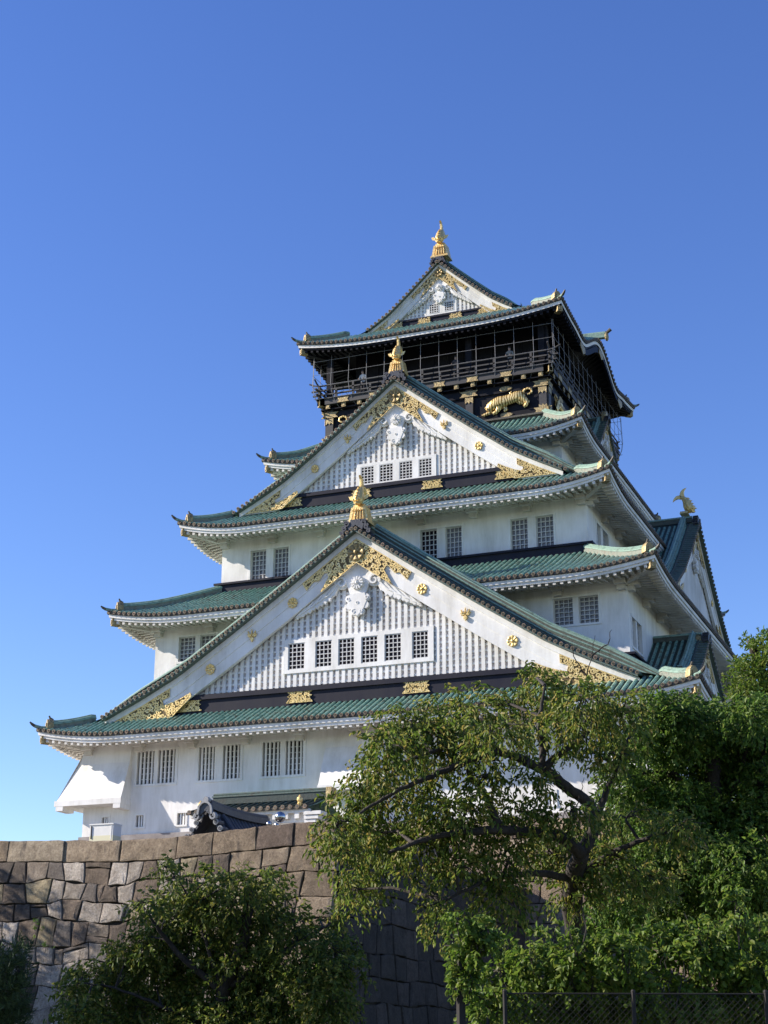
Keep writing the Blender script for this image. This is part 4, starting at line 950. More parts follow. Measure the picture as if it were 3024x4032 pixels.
cab = thing("equipment_cabinet", "white and cream cabinet standing behind the coping at the castle's left foot", "cabinet", (-1.3, -42.6, TER))
cb = MB(); cx0, cx1 = -1.32, -.30
def taper(z0, z1, y0, y1, k, g=0.0):
    f = lambda z: (z-9.0)*.06
    vs = [(cx0+g-0*f(z)+(.05*(9.62-z)*-1), y, z) if False else (x, y, z) for z in (z0, z1) for x, y in ((cx0+g-.03*(9.62-z0 if z==z0 else 0),y0),(cx1-g+.0,y0),(cx1-g,y1),(cx0+g,y1))]
    cb.add(vs, [(0,3,2,1),(4,5,6,7),(0,1,5,4),(1,2,6,5),(2,3,7,6),(3,0,4,7)], k)
taper(9.06, 9.46, -43.0, -42.4, 0); taper(8.2, 9.059, -43.004, -42.4, 1); cb.box(cx0-.02, cx1+.02, -43.03, -42.38, 9.461, 9.51, 0)
cb.box(cx1-.10, cx1-.06, -43.012, -43.0, 8.9, 9.44, 0)
cb.build("body", ["cabinet_w", "cabinet_c"], cab)
hd = MB(); hd.box(cx0+.06, cx0+.09, -43.03, -42.99, 8.95, 9.42); hd.build("door_seam", "iron", cab)

CHERRY = [(25.51,-69.4,6.16,0.33,0.29,0.21),(25.0,-69.08,6.29,0.33,0.3,0.19),(24.42,-70.63,5.75,0.2,0.18,0.11),(22.52,-70.94,6.68,0.6,0.54,0.21),(23.19,-69.45,7.15,0.73,0.65,0.29),(24.31,-69.11,7.49,0.53,0.48,0.36),(25.52,-71.14,6.71,0.57,0.52,0.29),(26.06,-70.59,6.6,0.4,0.36,0.27),(22.68,-72.32,6.04,0.48,0.43,0.31),(23.0,-70.9,6.39,0.6,0.54,0.27),(24.3,-71.81,6.23,0.57,0.51,0.22),(24.79,-70.18,6.56,0.51,0.45,0.21),(25.38,-69.22,6.52,0.33,0.3,0.19),(22.1,-71.6,5.7,0.31,0.28,0.22),(22.45,-70.1,5.95,0.47,0.42,0.21),(21.36,-70.67,5.46,0.37,0.34,0.23),(21.83,-72.3,4.78,0.3,0.27,0.3),(22.09,-70.48,5.41,0.6,0.54,0.28),(23.38,-70.95,5.14,0.67,0.6,0.27),(24.06,-70.13,5.21,0.55,0.49,0.21),(24.98,-70.21,5.14,0.58,0.53,0.17),(25.5,-68.55,5.25,0.57,0.51,0.19),(26.43,-68.99,4.97,0.5,0.45,0.18),(21.65,-71.76,4.42,0.29,0.32,0.35),(21.27,-70.36,4.03,0.28,0.25,0.28),(21.44,-69.62,4.56,0.43,0.39,0.38),(22.67,-70.85,4.56,0.41,0.36,0.27),(23.32,-70.8,4.28,0.36,0.32,0.27),(23.76,-70.11,4.55,0.46,0.41,0.36),(23.89,-68.15,4.8,0.44,0.39,0.29),(24.56,-67.81,5.01,0.54,0.48,0.29),(25.11,-68.49,4.44,0.61,0.55,0.28),(25.57,-67.41,4.29,0.58,0.52,0.24),(22.16,-68.83,3.85,0.26,0.3,0.34),(23.69,-69.94,3.9,0.41,0.37,0.32),(23.28,-70.99,3.49,0.22,0.2,0.2),(24.55,-68.65,4.08,0.38,0.34,0.28),(21.69,-70.47,4.92,0.51,0.46,0.28),(22.91,-70.69,4.93,0.54,0.49,0.23),(23.81,-71.08,5.63,0.31,0.28,0.18),(24.51,-70.14,5.64,0.23,0.21,0.14),(23.53,-70.49,6.15,0.41,0.37,0.16)]
CHERRY_BR = [[(23.7,-65.01,0.99),(24.16,-66.66,2.9),(24.37,-68.03,3.76),(24.57,-68.7,4.25),(24.89,-69.26,4.6)],[(24.89,-69.26,4.6),(25.1,-69.1,5.02),(25.06,-69.26,5.39),(24.72,-69.73,5.69),(24.51,-70.11,5.88),(24.18,-70.42,6.05),(23.92,-70.66,6.12),(23.58,-70.92,6.13),(23.24,-71.18,6.15),(22.93,-71.37,6.02),(22.57,-71.57,5.85)],[(24.89,-69.26,4.6),(24.71,-69.63,4.79),(24.47,-70.1,4.86),(23.94,-70.65,4.85),(23.42,-71.07,4.81),(22.94,-71.44,4.66),(22.46,-71.78,4.43)],[(23.92,-70.66,6.12),(23.64,-70.96,5.98),(23.31,-71.25,5.79),(23.03,-71.52,5.61),(22.62,-71.83,5.37),(22.22,-72.12,5.09),(21.91,-72.27,4.87)],[(23.94,-70.65,4.85),(23.83,-70.86,5.31),(23.66,-70.91,5.58),(23.51,-70.93,5.76),(23.48,-71.05,6.06)],[(24.57,-68.7,4.25),(25.26,-68.67,4.65),(25.99,-68.7,4.89),(26.6,-68.71,5.0)],[(25.1,-69.1,5.02),(25.29,-69.02,5.62),(25.61,-69.01,6.26),(25.92,-68.99,6.86)],[(24.51,-70.11,5.88),(24.53,-70.14,6.28),(24.51,-70.2,6.74),(24.63,-70.22,7.24)],[(24.51,-70.11,5.88),(24.94,-69.75,6.32),(25.49,-69.59,6.78)],[(24.57,-68.7,4.25),(24.12,-69.46,4.29),(23.57,-70.3,4.1),(23.05,-70.84,3.76)],[(24.71,-69.63,4.79),(24.91,-69.79,5.13),(25.06,-69.76,5.53),(25.13,-69.81,5.75)],[(25.19,-69.86,6.89),(25.29,-70.0,7.38),(25.42,-70.07,7.73),(25.5,-70.15,8.03)],[(25.29,-70.0,7.38),(25.15,-70.15,7.64),(25.12,-70.26,7.9)],[(25.42,-70.07,7.73),(25.68,-70.03,7.9),(25.77,-70.08,8.12)]]
EVERGREEN = [(23.87,-60.56,7.95,0.44,0.44,0.31),(23.46,-60.35,7.2,0.44,0.44,0.31),(23.75,-59.43,7.06,0.51,0.51,0.32),(23.19,-57.7,6.74,0.53,0.53,0.4),(23.19,-58.67,5.98,0.58,0.58,0.39),(23.85,-59.65,5.6,0.56,0.56,0.44),(23.16,-59.6,4.65,0.56,0.56,0.44),(22.4,-58.97,4.29,0.51,0.51,0.38),(24.51,-60.86,8.69,0.43,0.43,0.28),(24.95,-60.65,8.55,0.56,0.56,0.37),(25.43,-59.06,8.61,0.7,0.7,0.45),(26.48,-60.5,8.4,0.61,0.61,0.37),(26.81,-58.62,8.56,0.57,0.57,0.51),(24.63,-59.94,8.26,0.76,0.76,0.5),(25.29,-58.1,8.27,0.92,0.92,0.59),(26.11,-57.58,8.24,0.85,0.85,0.66),(24.62,-58.22,7.64,0.85,0.85,0.52),(25.56,-57.76,7.39,0.91,0.91,0.59),(26.57,-58.65,7.02,0.69,0.76,0.76),(23.85,-58.63,7.62,0.46,0.59,0.59),(24.63,-59.47,6.69,0.75,0.75,0.44),(25.31,-58.1,6.59,0.9,0.9,0.58),(26.27,-58.7,6.21,0.81,0.81,0.69),(24.84,-58.58,5.79,0.89,0.89,0.57),(25.99,-59.67,5.27,0.91,0.91,0.67),(24.4,-59.6,5.58,0.62,0.62,0.43),(24.67,-55.95,4.96,0.94,0.94,0.61),(26.12,-58.57,4.52,0.81,0.81,0.68),(23.9,-57.47,4.79,0.72,0.72,0.52),(23.17,-57.82,4.41,0.65,0.65,0.45),(23.71,-58.17,6.91,0.59,0.59,0.39)]
EVERGREEN_BR = [[(24.51,-54.37,0.81),(24.88,-56.27,3.32),(25.18,-57.94,5.09),(25.18,-58.47,6.55),(25.28,-58.89,7.82)],[(25.18,-57.94,5.09),(24.74,-58.56,6.3),(24.47,-59.11,7.51),(24.47,-59.44,8.42)],[(25.18,-57.94,5.09),(25.92,-58.08,6.31),(26.31,-58.36,7.52),(26.48,-58.63,8.42)],[(25.18,-58.47,6.55),(25.82,-58.52,7.39),(26.19,-58.74,8.42)]]
FAR = [(24.81,-47.36,13.0,0.29,0.35,0.35),(24.86,-46.82,12.32,0.54,0.54,0.43),(24.52,-48.08,12.08,0.3,0.3,0.3),(25.42,-47.88,12.59,0.46,0.69,0.69),(24.56,-47.62,11.71,0.54,0.54,0.38),(25.25,-47.34,11.4,0.76,0.76,0.61)]
FAR_BR = [[(24.39,-44.7,5.38),(24.68,-45.65,8.31),(24.9,-46.63,11.25),(24.78,-47.16,12.57),(24.62,-47.49,13.3)],[(24.9,-46.63,11.25),(25.17,-46.89,12.28),(25.36,-47.14,13.16)]]
BUSH = [(16.42,-68.15,4.78,0.15,0.12,0.15),(16.52,-67.96,4.58,0.22,0.18,0.15),(16.59,-66.81,4.68,0.36,0.29,0.16),(17.76,-67.31,4.59,0.4,0.32,0.18),(17.38,-65.42,4.73,0.28,0.22,0.14),(16.06,-66.56,4.36,0.55,0.44,0.21),(16.98,-66.53,4.25,0.77,0.62,0.27),(17.55,-65.84,4.24,0.41,0.33,0.28),(15.8,-67.73,4.15,0.22,0.18,0.18),(15.28,-66.06,3.97,0.51,0.41,0.28),(16.14,-65.9,3.82,0.74,0.59,0.33),(17.21,-65.75,3.76,0.74,0.59,0.32),(18.26,-66.05,3.9,0.27,0.22,0.2),(18.39,-65.01,3.92,0.26,0.2,0.16),(14.75,-66.55,3.37,0.42,0.33,0.21),(15.21,-66.63,3.44,0.41,0.33,0.27),(15.64,-65.71,3.3,0.79,0.64,0.37),(16.99,-65.88,3.18,0.87,0.7,0.37),(18.23,-66.17,3.32,0.58,0.47,0.36),(18.75,-65.47,3.39,0.41,0.33,0.25),(19.39,-66.03,2.97,0.31,0.25,0.24),(18.77,-66.26,2.88,0.57,0.46,0.31),(14.02,-66.71,2.84,0.51,0.41,0.18),(14.47,-66.4,2.93,0.51,0.41,0.23),(14.99,-65.62,2.78,0.84,0.68,0.38),(16.2,-65.41,2.64,0.93,0.74,0.37),(17.61,-65.66,2.57,0.86,0.69,0.36),(18.99,-66.3,2.46,0.53,0.42,0.35),(14.09,-67.18,2.43,0.41,0.33,0.23),(14.03,-65.96,2.33,0.75,0.6,0.28),(15.14,-65.83,2.15,0.93,0.74,0.28),(16.56,-66.05,2.05,0.99,0.8,0.27),(17.64,-65.7,2.05,0.9,0.72,0.27),(18.8,-65.87,2.05,0.53,0.43,0.27),(14.51,-67.73,2.08,0.44,0.35,0.22)]
BUSH_BR = [[(15.91,-64.74,0.96),(16.27,-65.48,1.84),(16.69,-66.15,2.57),(17.18,-66.29,3.51),(17.34,-66.44,4.11),(17.49,-66.57,4.63)],[(16.69,-66.15,2.57),(16.05,-66.62,3.17),(15.69,-66.95,3.68),(15.42,-67.25,4.19)],[(16.69,-66.15,2.57),(17.74,-65.97,3.26),(18.41,-65.83,3.6),(18.82,-65.75,3.86)],[(16.69,-66.15,2.57),(16.51,-66.56,3.51),(16.39,-66.86,4.2),(16.08,-67.19,4.75)],[(16.27,-65.48,1.84),(15.52,-66.52,2.31),(14.73,-66.97,2.65),(14.11,-67.25,2.73)],[(16.27,-65.48,1.84),(17.85,-65.64,2.48),(18.88,-65.42,3.0)]]
PINE = [(15.62,-71.87,3.0,0.23,0.23,0.11),(15.22,-70.91,2.98,0.16,0.16,0.1),(15.11,-71.26,2.87,0.28,0.28,0.11),(15.68,-71.66,2.75,0.17,0.17,0.1),(15.21,-71.43,2.62,0.31,0.31,0.14),(15.65,-71.71,2.49,0.19,0.19,0.12),(15.37,-71.55,2.35,0.31,0.31,0.14),(15.07,-70.9,2.18,0.24,0.24,0.14),(14.86,-71.05,2.06,0.36,0.36,0.16),(15.15,-71.13,1.95,0.28,0.28,0.12)]
PINE_BR = [[(14.72,-71.01,1.24),(14.85,-71.23,1.99),(15.03,-71.35,2.51),(15.18,-71.43,2.88)],[(15.03,-71.35,2.51),(15.26,-71.3,2.62),(15.46,-71.27,2.77)],[(15.09,-71.42,2.77),(15.33,-71.38,2.92),(15.52,-71.32,2.96)],[(14.85,-71.23,1.99),(15.08,-71.18,2.1),(15.28,-71.13,2.19)]]
VINE_POST = [(26.2,-78.97,2.8,0.15,0.09,0.09),(26.31,-78.78,2.75,0.15,0.09,0.1),(26.07,-78.74,2.65,0.11,0.08,0.13),(26.1,-78.82,2.42,0.11,0.09,0.15),(26.15,-78.85,2.22,0.12,0.08,0.13),(26.3,-78.92,2.55,0.12,0.07,0.12),(26.41,-78.9,2.66,0.09,0.05,0.09)]
CREEPER = [(26.18,-77.51,2.6,0.16,0.08,0.13),(26.53,-77.81,2.51,0.21,0.11,0.12),(26.69,-77.47,2.68,0.16,0.09,0.19),(27.15,-78.08,2.78,0.18,0.09,0.18),(27.18,-77.88,2.56,0.27,0.14,0.18),(26.18,-77.72,2.35,0.25,0.12,0.12),(26.55,-77.34,2.36,0.34,0.17,0.16),(27.13,-77.72,2.3,0.36,0.18,0.15),(27.59,-77.94,2.55,0.24,0.12,0.15),(27.51,-77.0,2.39,0.37,0.19,0.16),(28.08,-77.44,2.45,0.39,0.2,0.12),(28.47,-76.78,2.47,0.4,0.2,0.12),(28.97,-77.23,2.41,0.36,0.18,0.13),(27.8,-77.19,2.7,0.28,0.14,0.19),(28.14,-76.9,2.74,0.28,0.14,0.19),(28.76,-76.5,1.97,0.37,0.19,0.19),(28.43,-77.31,2.68,0.24,0.12,0.18),(27.69,-76.91,1.91,0.37,0.19,0.12),(27.98,-77.57,2.21,0.36,0.18,0.15),(28.38,-77.2,2.19,0.39,0.2,0.15),(28.78,-76.91,2.17,0.36,0.18,0.15),(28.48,-76.73,2.77,0.19,0.09,0.19),(28.81,-77.49,2.95,0.09,0.12,0.24),(28.89,-76.56,2.74,0.25,0.12,0.22),(27.27,-77.09,2.15,0.43,0.22,0.16),(26.64,-77.13,2.12,0.44,0.22,0.16),(26.42,-77.9,2.1,0.27,0.14,0.15),(26.16,-78.16,2.01,0.24,0.12,0.15),(28.09,-77.31,1.93,0.48,0.24,0.12),(28.53,-76.46,1.92,0.47,0.23,0.12),(26.91,-76.96,1.91,0.5,0.25,0.13),(26.46,-77.43,1.89,0.43,0.22,0.11)]
WEEDS = [(4.01,-46.39,7.39,0.25,0.12,0.3),(4.15,-46.28,7.13,0.36,0.14,0.24),(3.7,-46.39,7.25,0.24,0.1,0.2),(-0.44,-47.38,5.39,0.17,0.1,0.24),(-0.14,-47.18,4.71,0.16,0.06,0.16),(6.75,-45.43,7.62,0.17,0.07,0.12),(6.3,-45.39,7.41,0.13,0.05,0.11)]
# ------------------------------------------------------------------ ground, terrace, stone walls
g = MB(); g.grid([[(x, y, 0) for x in (-3000, -200, 200, 3000)] for y in (-3000, -200, 200, 3000)])
ground = g.build("ground", mat("ground_earth", (0.10, 0.085, 0.06), 0.95, vary=[(0.05, 0.065, 0.025), (0.16, 0.13, 0.10)], scale=0.6, bump=0.5, bscale=4)); ground["kind"] = "structure"
g = MB(); g.box(-60, 9.1, -43.6, -20, 0.02, TER)
terrace = g.build("terrace", mat("terrace_gravel", (0.30, 0.27, 0.23), 0.95, vary=[(0.22, 0.20, 0.17)], scale=3)); terrace["kind"] = "structure"

stone_mat = bpy.data.materials.new("granite_blocks"); stone_mat.use_nodes = True
nt = stone_mat.node_tree; b = nt.nodes["Principled BSDF"]; b.inputs["Roughness"].default_value = 0.88
at = nt.nodes.new("ShaderNodeAttribute"); at.attribute_name = "stone"
tc = nt.nodes.new("ShaderNodeTexCoord")
def noise(scale, det, stretch=(1,1,1)):
    mp = nt.nodes.new("ShaderNodeMapping"); mp.inputs["Scale"].default_value = stretch; nt.links.new(tc.outputs["Object"], mp.inputs[0])
    n = nt.nodes.new("ShaderNodeTexNoise"); n.inputs["Scale"].default_value = scale; n.inputs["Detail"].default_value = det; n.inputs["Roughness"].default_value = 0.7; nt.links.new(mp.outputs[0], n.inputs["Vector"]); return n
def mix(a, c, fac, typ='MULTIPLY'):
    m = nt.nodes.new("ShaderNodeMixRGB"); m.blend_type = typ
    nt.links.new(fac, m.inputs[0]) if not isinstance(fac, float) else setattr(m.inputs[0], "default_value", fac)
    nt.links.new(a, m.inputs[1]); (nt.links.new(c, m.inputs[2]) if not isinstance(c, tuple) else setattr(m.inputs[2], "default_value", (*c, 1))); return m.outputs[0]
def ramp(sock, a, c, ca=(0,0,0), cc=(1,1,1)):
    r = nt.nodes.new("ShaderNodeValToRGB"); e = r.color_ramp.elements; e[0].position = a; e[1].position = c; e[0].color = (*ca,1); e[1].color = (*cc,1); nt.links.new(sock, r.inputs[0]); return r.outputs[0]
n1 = noise(2.2, 9); n2 = noise(14, 6); n3 = noise(1.5, 6, (1.6, 1.6, .22)); n4 = noise(60, 3)
col = mix(at.outputs["Color"], ramp(n1.outputs["Fac"], .34, .66, (.55,.50,.46), (1.2,1.15,1.1)), 1.0)
col = mix(col, ramp(n2.outputs["Fac"], .36, .64, (.66,.63,.60), (1.15,1.15,1.15)), 1.0)
col = mix(col, (.075,.06,.055), ramp(n3.outputs["Fac"], .60, .72), 'MIX')
nt.links.new(col, b.inputs["Base Color"])
bp = nt.nodes.new("ShaderNodeBump"); bp.inputs["Strength"].default_value = .9; bp.inputs["Distance"].default_value = .10
ad = nt.nodes.new("ShaderNodeMath"); ad.operation = 'ADD'; nt.links.new(n2.outputs["Fac"], ad.inputs[0]); nt.links.new(n4.outputs["Fac"], ad.inputs[1]); nt.links.new(ad.outputs[0], bp.inputs["Height"]); nt.links.new(bp.outputs[0], b.inputs["Normal"])
M['stone'] = stone_mat
M['joint'] = mat("dark_wall_joint", (0.028, 0.022, 0.018), 0.95)
TAN = [(.40,.325,.235),(.35,.28,.20),(.43,.355,.265),(.33,.265,.19),(.46,.40,.31)]
GREY = [(.48,.44,.39),(.60,.565,.52),(.54,.50,.45),(.40,.35,.235),(.26,.21,.165),(.22,.175,.135),(.33,.285,.235),(.18,.145,.115),(.25,.225,.205),(.15,.125,.105)]
class Stones:
    def __init__(s, seed): s.mb = MB(); s.col = []; s.r = random.Random(seed)
    def stone(s, poly, T, depth, colr, gap=0.022, bulge=0.05):
        r = s.r; n0 = len(poly); cx = sum(p[0] for p in poly)/n0; cz = sum(p[1] for p in poly)/n0
        ring = []                                         # subdivide every edge and roughen it
        for i in range(n0):
            a, c = poly[i], poly[(i+1)%n0]; l = sqrt((a[0]-c[0])**2+(a[1]-c[1])**2); k = max(2, int(l/.28))
            for j in range(k):
                f = j/k; ring.append((a[0]+(c[0]-a[0])*f+r.uniform(-.022,.022), a[1]+(c[1]-a[1])*f+r.uniform(-.022,.022)))
        def ins(p, d):
            dx, dz = cx-p[0], cz-p[1]; l = sqrt(dx*dx+dz*dz) or 1; return (p[0]+dx/l*min(d, l*.5), p[1]+dz/l*min(d, l*.5))
        tx, tz = r.uniform(-.035,.035), r.uniform(-.035,.035)
        R_ = [[T(*ins(p, gap), .02-depth) for p in ring], [T(*ins(p, gap), 0) for p in ring], [T(*ins(p, gap+.022), -bulge*.75+tx*(p[0]-cx)+tz*(p[1]-cz)) for p in ring], [T(*ins(p, gap+.16), -bulge+tx*(p[0]-cx)+tz*(p[1]-cz)+r.uniform(-.009,.009)) for p in ring]]
        R_[0] = [T(*ins(p, gap), depth) for p in ring]
        n = len(ring); vs = [v for q in R_ for v in q]+[T(cx, cz, -bulge+r.uniform(-.012,.008))]; fs = []
        for i in range(3):
            for j in range(n): fs.append((i*n+j, i*n+(j+1)%n, (i+1)*n+(j+1)%n, (i+1)*n+j))
        for j in range(n): fs.append((3*n+j, 3*n+(j+1)%n, 4*n))
        s.mb.add(vs, fs, 0); s.col += [colr]*len(fs)
    def courses(s, u0, u1, ztop, zbot, T, hmin, hmax, wmin, wmax, pal, jit=.10):
        r = s.r; z = 0; rows = []; H = ztop((u0+u1)/2)-zbot
        while z < H-hmin*.5: h = r.uniform(hmin, hmax); rows.append((z, min(z+h, H))); z += h
        ph = [r.uniform(0, 6) for _ in range(len(rows)+1)]
        def zl(k, u):
            if k == 0: return ztop(u)
            if k >= len(rows): return zbot
            base = rows[k][0]; f = (ztop(u)-zbot)/H
            return ztop(u)-base*f+jit*sin(u*1.3+ph[k])+jit*.6*sin(u*3.1+2*ph[k])
        for k in range(len(rows)):
            u = u0-r.uniform(0, .4); us = [u0]
            while True:
                w = r.uniform(wmin, wmax); u = us[-1]+w
                if u > u1-wmin*.6: us.append(u1); break
                us.append(u)
            tilt = [0]+[r.uniform(-.10,.10) for _ in us[1:-1]]+[0]
            for i in range(len(us)-1):
                a, c = us[i], us[i+1]; ta, tb = tilt[i], tilt[i+1]; m = (a+c)/2
                zt = lambda q: zl(k, q); zb = lambda q: zl(k+1, q)
                colr = r.choice(pal); f = r.uniform(.85, 1.12); colr = tuple(x*f for x in colr)
                def pq(x0, x1, t0, t1, f0, f1):
                    L = lambda q, f: zb(q)+(zt(q)-zb(q))*f
                    return [(x0-t0*(1-2*f0), L(x0, f0)), (x1-t1*(1-2*f0), L(x1, f0)), (x1-t1*(1-2*f1), L(x1, f1)), ((x0+x1)/2+r.uniform(-.1,.1), L((x0+x1)/2, f1)+0.0), (x0-t0*(1-2*f1), L(x0, f1))]
                if zt(m)-zb(m) < .12: continue
                if r.random() < .16 and c-a > .6:         # split off a thin filler stone
                    f = r.uniform(.22, .34) if r.random() < .5 else r.uniform(.68, .8)
                    s.stone(pq(a, c, ta, tb, 0, f), T, .25, colr, bulge=r.uniform(.03,.08)); s.stone(pq(a, c, ta, tb, f, 1), T, .25, tuple(x*.9 for x in r.choice(pal)), bulge=r.uniform(.03,.09))
                elif r.random() < .12 and c-a > .75:
                    x = a+(c-a)*r.uniform(.68,.8); s.stone(pq(a, x, ta, 0, 0, 1), T, .25, colr, bulge=r.uniform(.03,.09)); s.stone(pq(x, c, 0, tb, 0, 1), T, .25, r.choice(pal), bulge=r.uniform(.02,.06))
                else: s.stone(pq(a, c, ta, tb, 0, 1), T, .25, colr, bulge=r.uniform(.03,.10))
    def build(s, name, parent=None, label=None):
        o = s.mb.build(name, "stone", parent); me = o.data
        a = me.color_attributes.new("stone", 'FLOAT_COLOR', 'CORNER'); buf = np.empty((len(me.loops), 4), np.float32); i = 0
        for p, c in zip(me.polygons, s.col): buf[p.loop_start:p.loop_start+p.loop_total] = (*c, 1)
        a.data.foreach_set("color", buf.ravel()); return o
FW = -44.0
TOPX = ([-30,-9,-4.65,-1.7,.8,3.1,6.3,8.97,9.4], [9.3,9.08,8.92,8.80,8.69,8.73,8.94,9.05,9.06])
BOTX = ([-30,-9,-4.65,.8,3.1,4.55,6.3,9.4], [8.4,8.25,8.12,7.90,7.93,8.02,8.12,8.26])
ztop_ = lambda u: interp(u, *TOPX); zcop = lambda u: interp(u, *BOTX)
TW = lambda u, z, d: Vector((u, FW-(9.0-z)*.10+d, z))
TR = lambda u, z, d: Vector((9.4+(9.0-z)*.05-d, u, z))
wall = thing("stone_rampart", "tall rampart of big pale granite blocks with tan coping stones in front of the castle", "stone wall", (0, FW, 0))
st = Stones(5); cuts = [-20,-17.4,-14.6,-12.1,-9.3,-6.7,-4.2,-1.69,.75,3.1,4.55,6.3,7.75,9.36]
for i, (a, c) in enumerate(zip(cuts, cuts[1:])):
    k = .93 if 3 < a < 5 else 1
    pts = [(a, zcop(a)), ((a+c)/2, zcop((a+c)/2)), (c, zcop(c)), (c, ztop_(c)), (a+(c-a)*.66, ztop_(a+(c-a)*.66)), (a+(c-a)*.33, ztop_(a+(c-a)*.33)), (a, ztop_(a))]
    colr = TAN[(i*3+1) % 5]
    if a > 6: colr = (.20,.155,.125) if i % 2 else (.26,.20,.15)
    st.stone(pts, TW, .9, colr, gap=.012, bulge=.05)
st.build("coping", wall)
st = Stones(9)
st.courses(-20, 5.3, lambda u: zcop(u)-.01, 0.0, TW, .62, .95, .62, 1.15, GREY, .10)
st.courses(5.3, 9.42, lambda u: zcop(u)-.01, 0.0, TW, .85, 1.2, .95, 1.9, TAN+[(.22,.17,.14)], .05)
st.build("facing_stones", wall)
st = Stones(13); st.courses(-43.9, -21, lambda u: 8.6, 0.0, TR, .8, 1.1, .9, 1.8, [(.085,.075,.066),(.11,.095,.085),(.065,.058,.052)], .05); st.build("shade_toned_side_stones", wall)  # deep shade of this right-facing side is put into the darker stone colours
bk = MB()
bk.grid([[TW(u, ztop_(u)-.10, .10) for u in TOPX[0]], [TW(u, 0, .10) for u in TOPX[0]]]); bk.grid([[TR(u, 8.5, .1) for u in (-43.9,-21)], [TR(u, 0, .1) for u in (-43.9,-21)]])
bk.build("mortar_core", "joint", wall)
base = MB(); st = Stones(21)
fl = lambda z: (12.02-z)*.34+((12.02-z)/12.0)**2*1.2
TBF = lambda u, z, d: Vector((u, -20.45-fl(z)+d, z)); TBR = lambda u, z, d: Vector((16.85+fl(z)-d, u, z))
st.courses(-17, 21.5, lambda u: 12.0, 0.0, TBF, .85, 1.25, .9, 1.9, TAN+[(.27,.21,.17)], .04); st.courses(-25, 20, lambda u: 12.0, 0.0, TBR, .85, 1.25, .9, 1.9, TAN, .04)
o = st.build("stone_base", castle)
bk = MB(); bk.grid([[TBF(u, z, .12) for u in (-17, 17+fl(z))] for z in (12, 8, 4, 0)]); bk.grid([[TBR(u, z, .12) for u in (-20.5-fl(z), 20)] for z in (12, 8, 4, 0)]); bk.box(-16.8, 16.8, -20.4, 20, 11.7, 11.95)
bk.build("base_core", "joint", castle)

# ------------------------------------------------------------------ trees and plants
RV = np.array([.927, .375, 0.0]); DV = np.array([-.375, .927, 0.0])
def leaf_mesh(name, P, D, L, W, m, parent, rng, fold=.25):
    """one mesh of leaf-shaped faces: P bases, D directions"""
    N = len(P); D = D/np.linalg.norm(D, axis=1, keepdims=True)
    S = np.cross(D, rng.normal(size=(N,3))); S /= np.linalg.norm(S, axis=1, keepdims=True); Nn = np.cross(S, D)
    L = (L*rng.uniform(.7, 1.25, N))[:,None]; W = (W*rng.uniform(.75, 1.25, N))[:,None]
    V = np.empty((N,6,3)); V[:,0] = P; V[:,1] = P+D*L*.30+S*W*.48+Nn*W*fold; V[:,2] = P+D*L*.68+S*W*.36+Nn*W*fold*.8; V[:,3] = P+D*L-Nn*L*.10; V[:,4] = P+D*L*.68-S*W*.36+Nn*W*fold*.8; V[:,5] = P+D*L*.30-S*W*.48+Nn*W*fold
    me = bpy.data.meshes.new(name); me.vertices.add(N*6); me.vertices.foreach_set("co", V.reshape(-1))
    F = np.array([[0,1,2,3],[0,3,4,5]]); idx = (np.arange(N)[:,None,None]*6+F[None]).reshape(-1)
    me.loops.add(len(idx)); me.loops.foreach_set("vertex_index", idx); me.polygons.add(N*2); me.polygons.foreach_set("loop_start", np.arange(N*2)*4); me.polygons.foreach_set("loop_total", np.full(N*2, 4))
    me.materials.append(M[m]); me.update(calc_edges=True); me.validate()
    return link(name, me, parent)
def crown(blobs, dens, per, twig, L, W, m, parent, seed, droop=.6, name="foliage", hollow=.45, gaps=.30):
    rng = np.random.default_rng(seed); Ps = []; Ds = []; tw = MB()
    for bi, (cx, cy, cz, rx, ry, rz) in enumerate(blobs):
        vol = (rx*ry*rz)**(2/3); n = max(6, int(dens*vol))
        d = rng.normal(size=(n,3)); d /= np.linalg.norm(d, axis=1, keepdims=True); rad = (hollow+(1-hollow)*rng.random(n)**.6)*rng.uniform(.85,1.18,n)
        loc = d*rad[:,None]*np.array([rx,ry,rz])
        q = np.array([cx,cy,cz])+loc[:,:1]*RV+loc[:,1:2]*DV+loc[:,2:]*np.array([0,0,1])
        sc = 2.6/max(rx, .3)**.3
        f = np.sin(q[:,0]*sc*1.7+bi)+np.sin(q[:,1]*sc*1.3+2*bi)+np.sin(q[:,2]*sc*2.1+bi*.7)
        q = q[f > -3+6*gaps*.75]; d = d[f > -3+6*gaps*.75]; n = len(q)
        dirs = d[:,:1]*RV+d[:,1:2]*DV+d[:,2:]*np.array([0,0,1])+rng.normal(size=(n,3))*.6; dirs[:,2] -= droop*.4; dirs /= np.linalg.norm(dirs, axis=1, keepdims=True)
        for k in range(per):
            t = (k+.5)/per; base = q+dirs*(twig*t); base[:,2] -= droop*twig*t*t*.5
            side = np.cross(dirs, rng.normal(size=(n,3))); side /= np.linalg.norm(side, axis=1, keepdims=True)
            ld = dirs*.5+side*.9; ld[:,2] -= droop*.9
            Ps.append(base+rng.normal(size=(n,3))*twig*.06); Ds.append(ld)
        for i in range(0, n, 6): tw.tube([q[i]-dirs[i]*twig*.5, q[i]+dirs[i]*twig*.9+np.array([0,0,-droop*twig*.3])], .006, 3, cap=False)
    P = np.concatenate(Ps); D = np.concatenate(Ds)
    leaf_mesh(name, P, D, L, W, m, parent, rng)
    return tw
